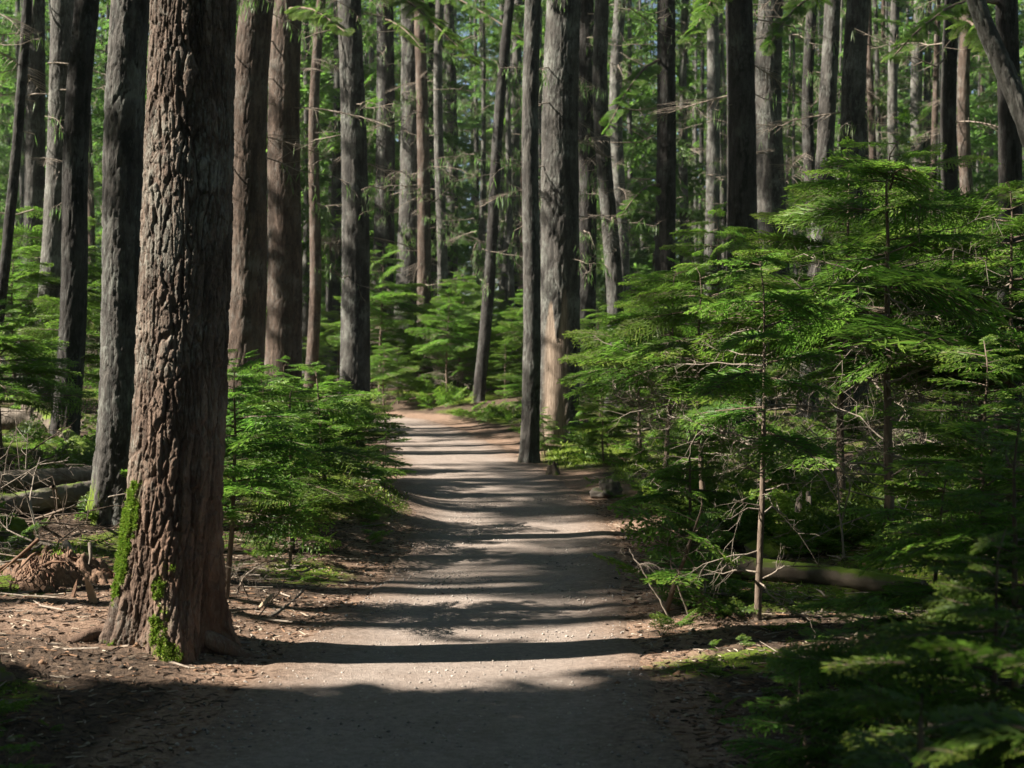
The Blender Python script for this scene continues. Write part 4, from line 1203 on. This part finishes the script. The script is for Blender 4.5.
def low_plants():
    """knee-high sprays of seedlings, huckleberry and fern over the floor of the wood"""
    rs = RS(12); g = Bag()
    for i in range(2600):
        y = 11 + 75 * rs.rand() ** 1.2; x = rs.uniform(-.42, .42) * y
        d = abs(float(path_dist(np.array([x]), np.array([y]))[0])) - float(half_width(y))
        if d < .55 or (y < 16 and x < 0 and x > -3.2): continue
        if fbm(np.array([x * .3]), np.array([y * .3]), seed=15)[0] < -.15: continue
        z = gz(x, y); s = rs.uniform(.22, .55) * (1 + y / 80)
        for j in range(3):
            q, t, w = SMALL[rs.randint(4)]
            R = rotm(rs.rand() * 6.28, rs.uniform(.1, .9), rs.randn() * .2) * s
            g.quads(q @ R.T + np.array([x, y, z + .02 + .1 * rs.rand()]), t)
    for i in range(520):                       # little seedlings and sprigs along the verges
        y = 4.6 + 15 * rs.rand() ** 1.2; side = 1 if rs.rand() < .62 else -1
        hw = float(half_width(y)); x = float(np.interp(y, LINE[:, 1], LINE[:, 0])) + side * (hw + .25 + 2.3 * rs.rand() ** 1.3)
        if side < 0 and 6.9 < y < 9.3: continue
        if fbm(np.array([x * .9]), np.array([y * .9]), seed=25)[0] < -.05: continue
        z = gz(x, y); s = rs.uniform(.07, .20)
        for j in range(3):
            q, t, w = SMALL[rs.randint(4)]
            R = rotm(rs.rand() * 6.28, rs.uniform(.0, .8), rs.randn() * .3) * s
            g.quads(q @ R.T + np.array([x, y, z + .01 + .04 * rs.rand()]), t)
    tag(obj('low_undergrowth', g.mesh('low_undergrowth', M['leaf'], False)), 'low green undergrowth covering the floor of the wood', kind='stuff')
low_plants()

# ------------------------------------------------------------------ the wood beyond what one can count, and the wood round about with its added shade trees
def forest(name, trees, mat_t, label, seed=0, gaps=()):
    rs = RS(seed); tb = Bag(); fo = Bag()
    for (x, y, H, r, cb, R, nb) in trees:
        z = gz(x, y) - .3; ln = rs.randn(2) * .01
        zz = np.linspace(0, H, 9)
        tb.add(*tube(np.stack([x + ln[0] * zz, y + ln[1] * zz, z + zz], 1), r * np.linspace(1, .1, 9), 14))
        az = rs.rand() * 6
        for i in range(nb):
            g = (i + rs.rand()) / nb
            L = R * min(1, .55 + 2 * g) * (1 - g) ** .6 * rs.uniform(.6, 1.15) + .3
            az += 2.4 + rs.randn() * .4
            q, t, w = COARSE[rs.randint(4)]
            M3 = rotm(az, rs.uniform(-.35, .1) + .3 * g, rs.randn() * .2) * L
            zz0 = cb + g * (H - cb)
            q = q @ M3.T + np.array([x + ln[0] * zz0, y + ln[1] * zz0, z + zz0])
            for p, rr in gaps:                 # holes cut along sun rays to light chosen spots
                c = q.mean(1) - np.array(p); k = c @ SUN_DIR
                ok = np.linalg.norm(c - k[:, None] * SUN_DIR, axis=1) > rr
                q, t = q[ok], t[ok]
            if len(q): fo.quads(q, t)
    V = np.concatenate(tb.V + fo.V); nt_ = sum(len(v) for v in tb.V)
    Q = np.concatenate(tb.Q + [q + nt_ for q in fo.Q]); A = np.concatenate(tb.A + fo.A)
    me = make_mesh(name, V, Q, mat_t, False, {'tone': A, 'plate': A * 0 + .5, 'ridge': A * 0 + .5, 'moss': A * 0})
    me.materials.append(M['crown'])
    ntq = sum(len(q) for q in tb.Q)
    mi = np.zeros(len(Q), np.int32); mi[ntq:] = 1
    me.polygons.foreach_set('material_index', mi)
    return tag(obj(name, me), label, kind='stuff')

SUN_AZ = math.radians(8)         # the sun stands to the left, slightly behind the camera
SUN_EL = math.radians(38)
SUN_DIR = np.array([-math.cos(SUN_EL) * math.cos(SUN_AZ), -math.cos(SUN_EL) * math.sin(SUN_AZ), math.sin(SUN_EL)])
def far_wood():
    rs = RS(5); T = []
    for i in range(270):
        y = rs.uniform(94, 150); x = rs.uniform(-.46, .46) * y
        T.append((x, y, rs.uniform(38, 54), rs.uniform(.12, .3), rs.uniform(1, 9), rs.uniform(3.0, 4.8), 74))
    forest('far_wood', T, M['pale'], 'far-off wood closing the view behind the trunks', seed=3)
far_wood()

def round_about():
    rs = RS(19); T = []
    def tree(x, y, cb, R=2.6, nb=44, H=None, r=None):
        if abs(x) < .375 * y and y > 0: return
        T.append((x, y, H or rs.uniform(26, 34), r or rs.uniform(.14, .3), cb, R, nb))
    # trunks to the left, whose shadows stripe the path
    for i in range(30):
        y = rs.uniform(6.0, 34); x = -rs.uniform(4.5 + .3 * y, 20)
        if any(abs(y - b - (x - a) * .14) < k for a, b, k in ((-2.2, 7.7, .85), (.27, 22.8, .5), (.9, 27, .6), (-3.7, 13.2, .5), (-3.7, 33, .5))): continue       # these stand in the sun
        tree(x, y, rs.uniform(20, 24), 2.0, 16, r=rs.uniform(.10, .22))
    for dy, x in ((1.15, -6.5), (1.75, -9), (2.45, -7.5), (-.98, -12)):
        tree(x, 7.9 + (x + .2) * .14 + dy, 19, 1.6, 14, r=.11)
    # shorter unseen crowns added to shade the foot of the right hand bank
    for i in range(10):
        y = 7.4 + 6.0 * i / 9 + .3 * rs.rand()
        if 10.4 < y < 12.3: continue
        T.append((-16.5 + rs.randn() * .4, y, 16.8, .08, 13.9, 1.15, 42))
    for i in range(8):                        # thin unseen crowns added to dapple the far half of the path
        T.append((-16 + rs.randn() * 1.2, 26.5 + 8 * i / 7 + .5 * rs.rand(), 16.5, .09, 11.5, 1.5, 15))
    for i in range(9):  # sparse unseen crowns added to dapple the middle of the path
        T.append((-16.5 + rs.randn() * .4, 13.6 + 6.4 * i / 8 + .3 * rs.rand(), 15.0, .07, 13.2, 1.2, 17))
    for i in range(8):  # higher unseen crowns added to break up the sun on the right bank
        T.append((-16.5 + rs.randn() * .5, 6.5 + 10.5 * i / 7 + .4 * rs.rand(), 20.6, .08, 17.0, 1.25, 12))
    for x, y in ((-6.4, 4.6), (-7.6, 4.35), (-9.2, 4.1), (-11, 3.9)):   # close-set unseen trees added to shade the near gravel
        T.append((x, y, 15.0, .1, 1.5, 2.0, 120))
    for i in range(6):  # low unseen crowns added to darken the ground by the left logs
        T.append((-16.5 + rs.randn() * .4, 8.6 + 5.4 * i / 5 + .3 * rs.rand(), 10.8, .09, 6.0, 1.5, 40))
    # a thick unseen clump set left of the camera to shade the near path
    for i in range(80):
        x = -rs.uniform(7, 24); tree(x, rs.uniform(-8, 3.85 + (x + 8) * .14), rs.uniform(2, 6), 3.0, 76)
    for x in (-8, -11.5, -15, -19):
        tree(x, 4.5 + (x + 8) * .14 + rs.rand() * .3, 2.5, 2.6, 80)
    # the wood on the right and behind
    for i in range(60):
        x, y = rs.uniform(4.5, 36), rs.uniform(-14, 60)
        if x < 14 and -9 < y < 14: continue
        tree(x, y, rs.uniform(6, 14), 3.0, 46)
    for i in range(34):
        tree(rs.uniform(-12, 14), rs.uniform(-34, -4), rs.uniform(6, 12), 3.0, 46)
    for i in range(14):
        tree(-rs.uniform(26, 40), rs.uniform(45, 90), rs.uniform(14, 18), 2.6, 40)
    forest('wood_with_shade_trees', T, M['grey'], 'conifer wood around the path, with unseen trees added to shade it', seed=4, gaps=((at3(1000, 712, 3.2), .48), (at3(905, 752, 3.3), .42), (at3(895, 640, 4.6), .24), (at3(960, 640, 5.8), .26), (at3(820, 690, 5.2), .2), (at3(975, 705, 4.1), .34), (at3(880, 752, 4.2), .32), (at3(950, 600, 5.8), .24), (at3(1000, 565, 6.0), .26), (at3(865, 690, 4.7), .26), (at3(1010, 640, 4.4), .28), (at3(800, 720, 5.2), .22)) + tuple(((-2.12 + .03 * k, 7.62, .1 + .45 * k), .36) for k in range(9)) + tuple(((x, y, .15), .33) for x, y in ((-2.6, 7.7), (-3.1, 8.0), (-2.7, 8.3), (-3.4, 8.6), (-2.1, 7.35), (-1.3, 7.45), (-.5, 7.5))))  # foliage opened so sun reaches corner sprays, big trunk and duff
round_about()

# ------------------------------------------------------------------ light, sky, camera
S = Vector((-math.cos(SUN_EL) * math.cos(SUN_AZ), -math.cos(SUN_EL) * math.sin(SUN_AZ), math.sin(SUN_EL)))
sd = bpy.data.lights.new('sun', 'SUN'); sd.energy = 5.0; sd.angle = math.radians(.53); sd.color = (1.0, .93, .82)
so = put(bpy.data.objects.new('sun', sd)); so.rotation_euler = S.to_track_quat('Z', 'Y').to_euler(); so.location = (-30, 0, 40)
def haze():
    lo, hi = np.array([-170.0, -70.0, -3.0]), np.array([170.0, 250.0, 62.0])
    V = np.array([[x, y, z] for z in (lo[2], hi[2]) for y in (lo[1], hi[1]) for x in (lo[0], hi[0])])
    m, nt, out = mat_base('haze_air'); n = N(nt)
    v = n.new('ShaderNodeVolumePrincipled'); v.inputs['Color'].default_value = (.86, .95, .90, 1); v.inputs['Density'].default_value = HAZE
    v.inputs['Anisotropy'].default_value = .2
    n.link(v.outputs[0], out.inputs['Volume'])
    Q = [(0, 2, 3, 1), (4, 5, 7, 6), (0, 1, 5, 4), (2, 6, 7, 3), (0, 4, 6, 2), (1, 3, 7, 5)]
    tag(obj('haze', make_mesh('haze', V, Q, m, False)), 'thin sunlit haze between the trunks', kind='stuff')
HAZE = .0002
if HAZE: haze()
w = bpy.data.worlds.new('World'); sc.world = w; w.use_nodes = True
nt = w.node_tree; bg = nt.nodes['Background']
sky = nt.nodes.new('ShaderNodeTexSky'); sky.sky_type = 'NISHITA'; sky.sun_disc = False
sky.sun_elevation = SUN_EL; sky.sun_rotation = math.atan2(S.x, S.y)
nt.links.new(sky.outputs[0], bg.inputs[0]); bg.inputs[1].default_value = .03

cd = bpy.data.cameras.new('camera'); cam = put(bpy.data.objects.new('camera', cd))
cam.location = (0, 0, EYE); cam.rotation_euler = (PI / 2 - math.atan((384 - HZ) / F), 0, 0)
cd.sensor_width = 36; cd.lens = 36 * F / 1024; cd.clip_end = 600; cd.clip_start = .05
cd.dof.use_dof = True; cd.dof.focus_distance = 10.5; cd.dof.aperture_fstop = 3.5
sc.camera = cam
sc.view_settings.view_transform = 'Standard'; sc.view_settings.look = 'None'
sc.view_settings.gamma = 1; sc.view_settings.use_curve_mapping = False
sc.view_settings.exposure = 2.1
cy = sc.cycles
cy.max_bounces = 6; cy.diffuse_bounces = 3; cy.glossy_bounces = 2; cy.transmission_bounces = 4; cy.transparent_max_bounces = 4
cy.caustics_reflective = False; cy.caustics_refractive = False
cy.use_denoising = True
cy.sample_clamp_indirect = 6
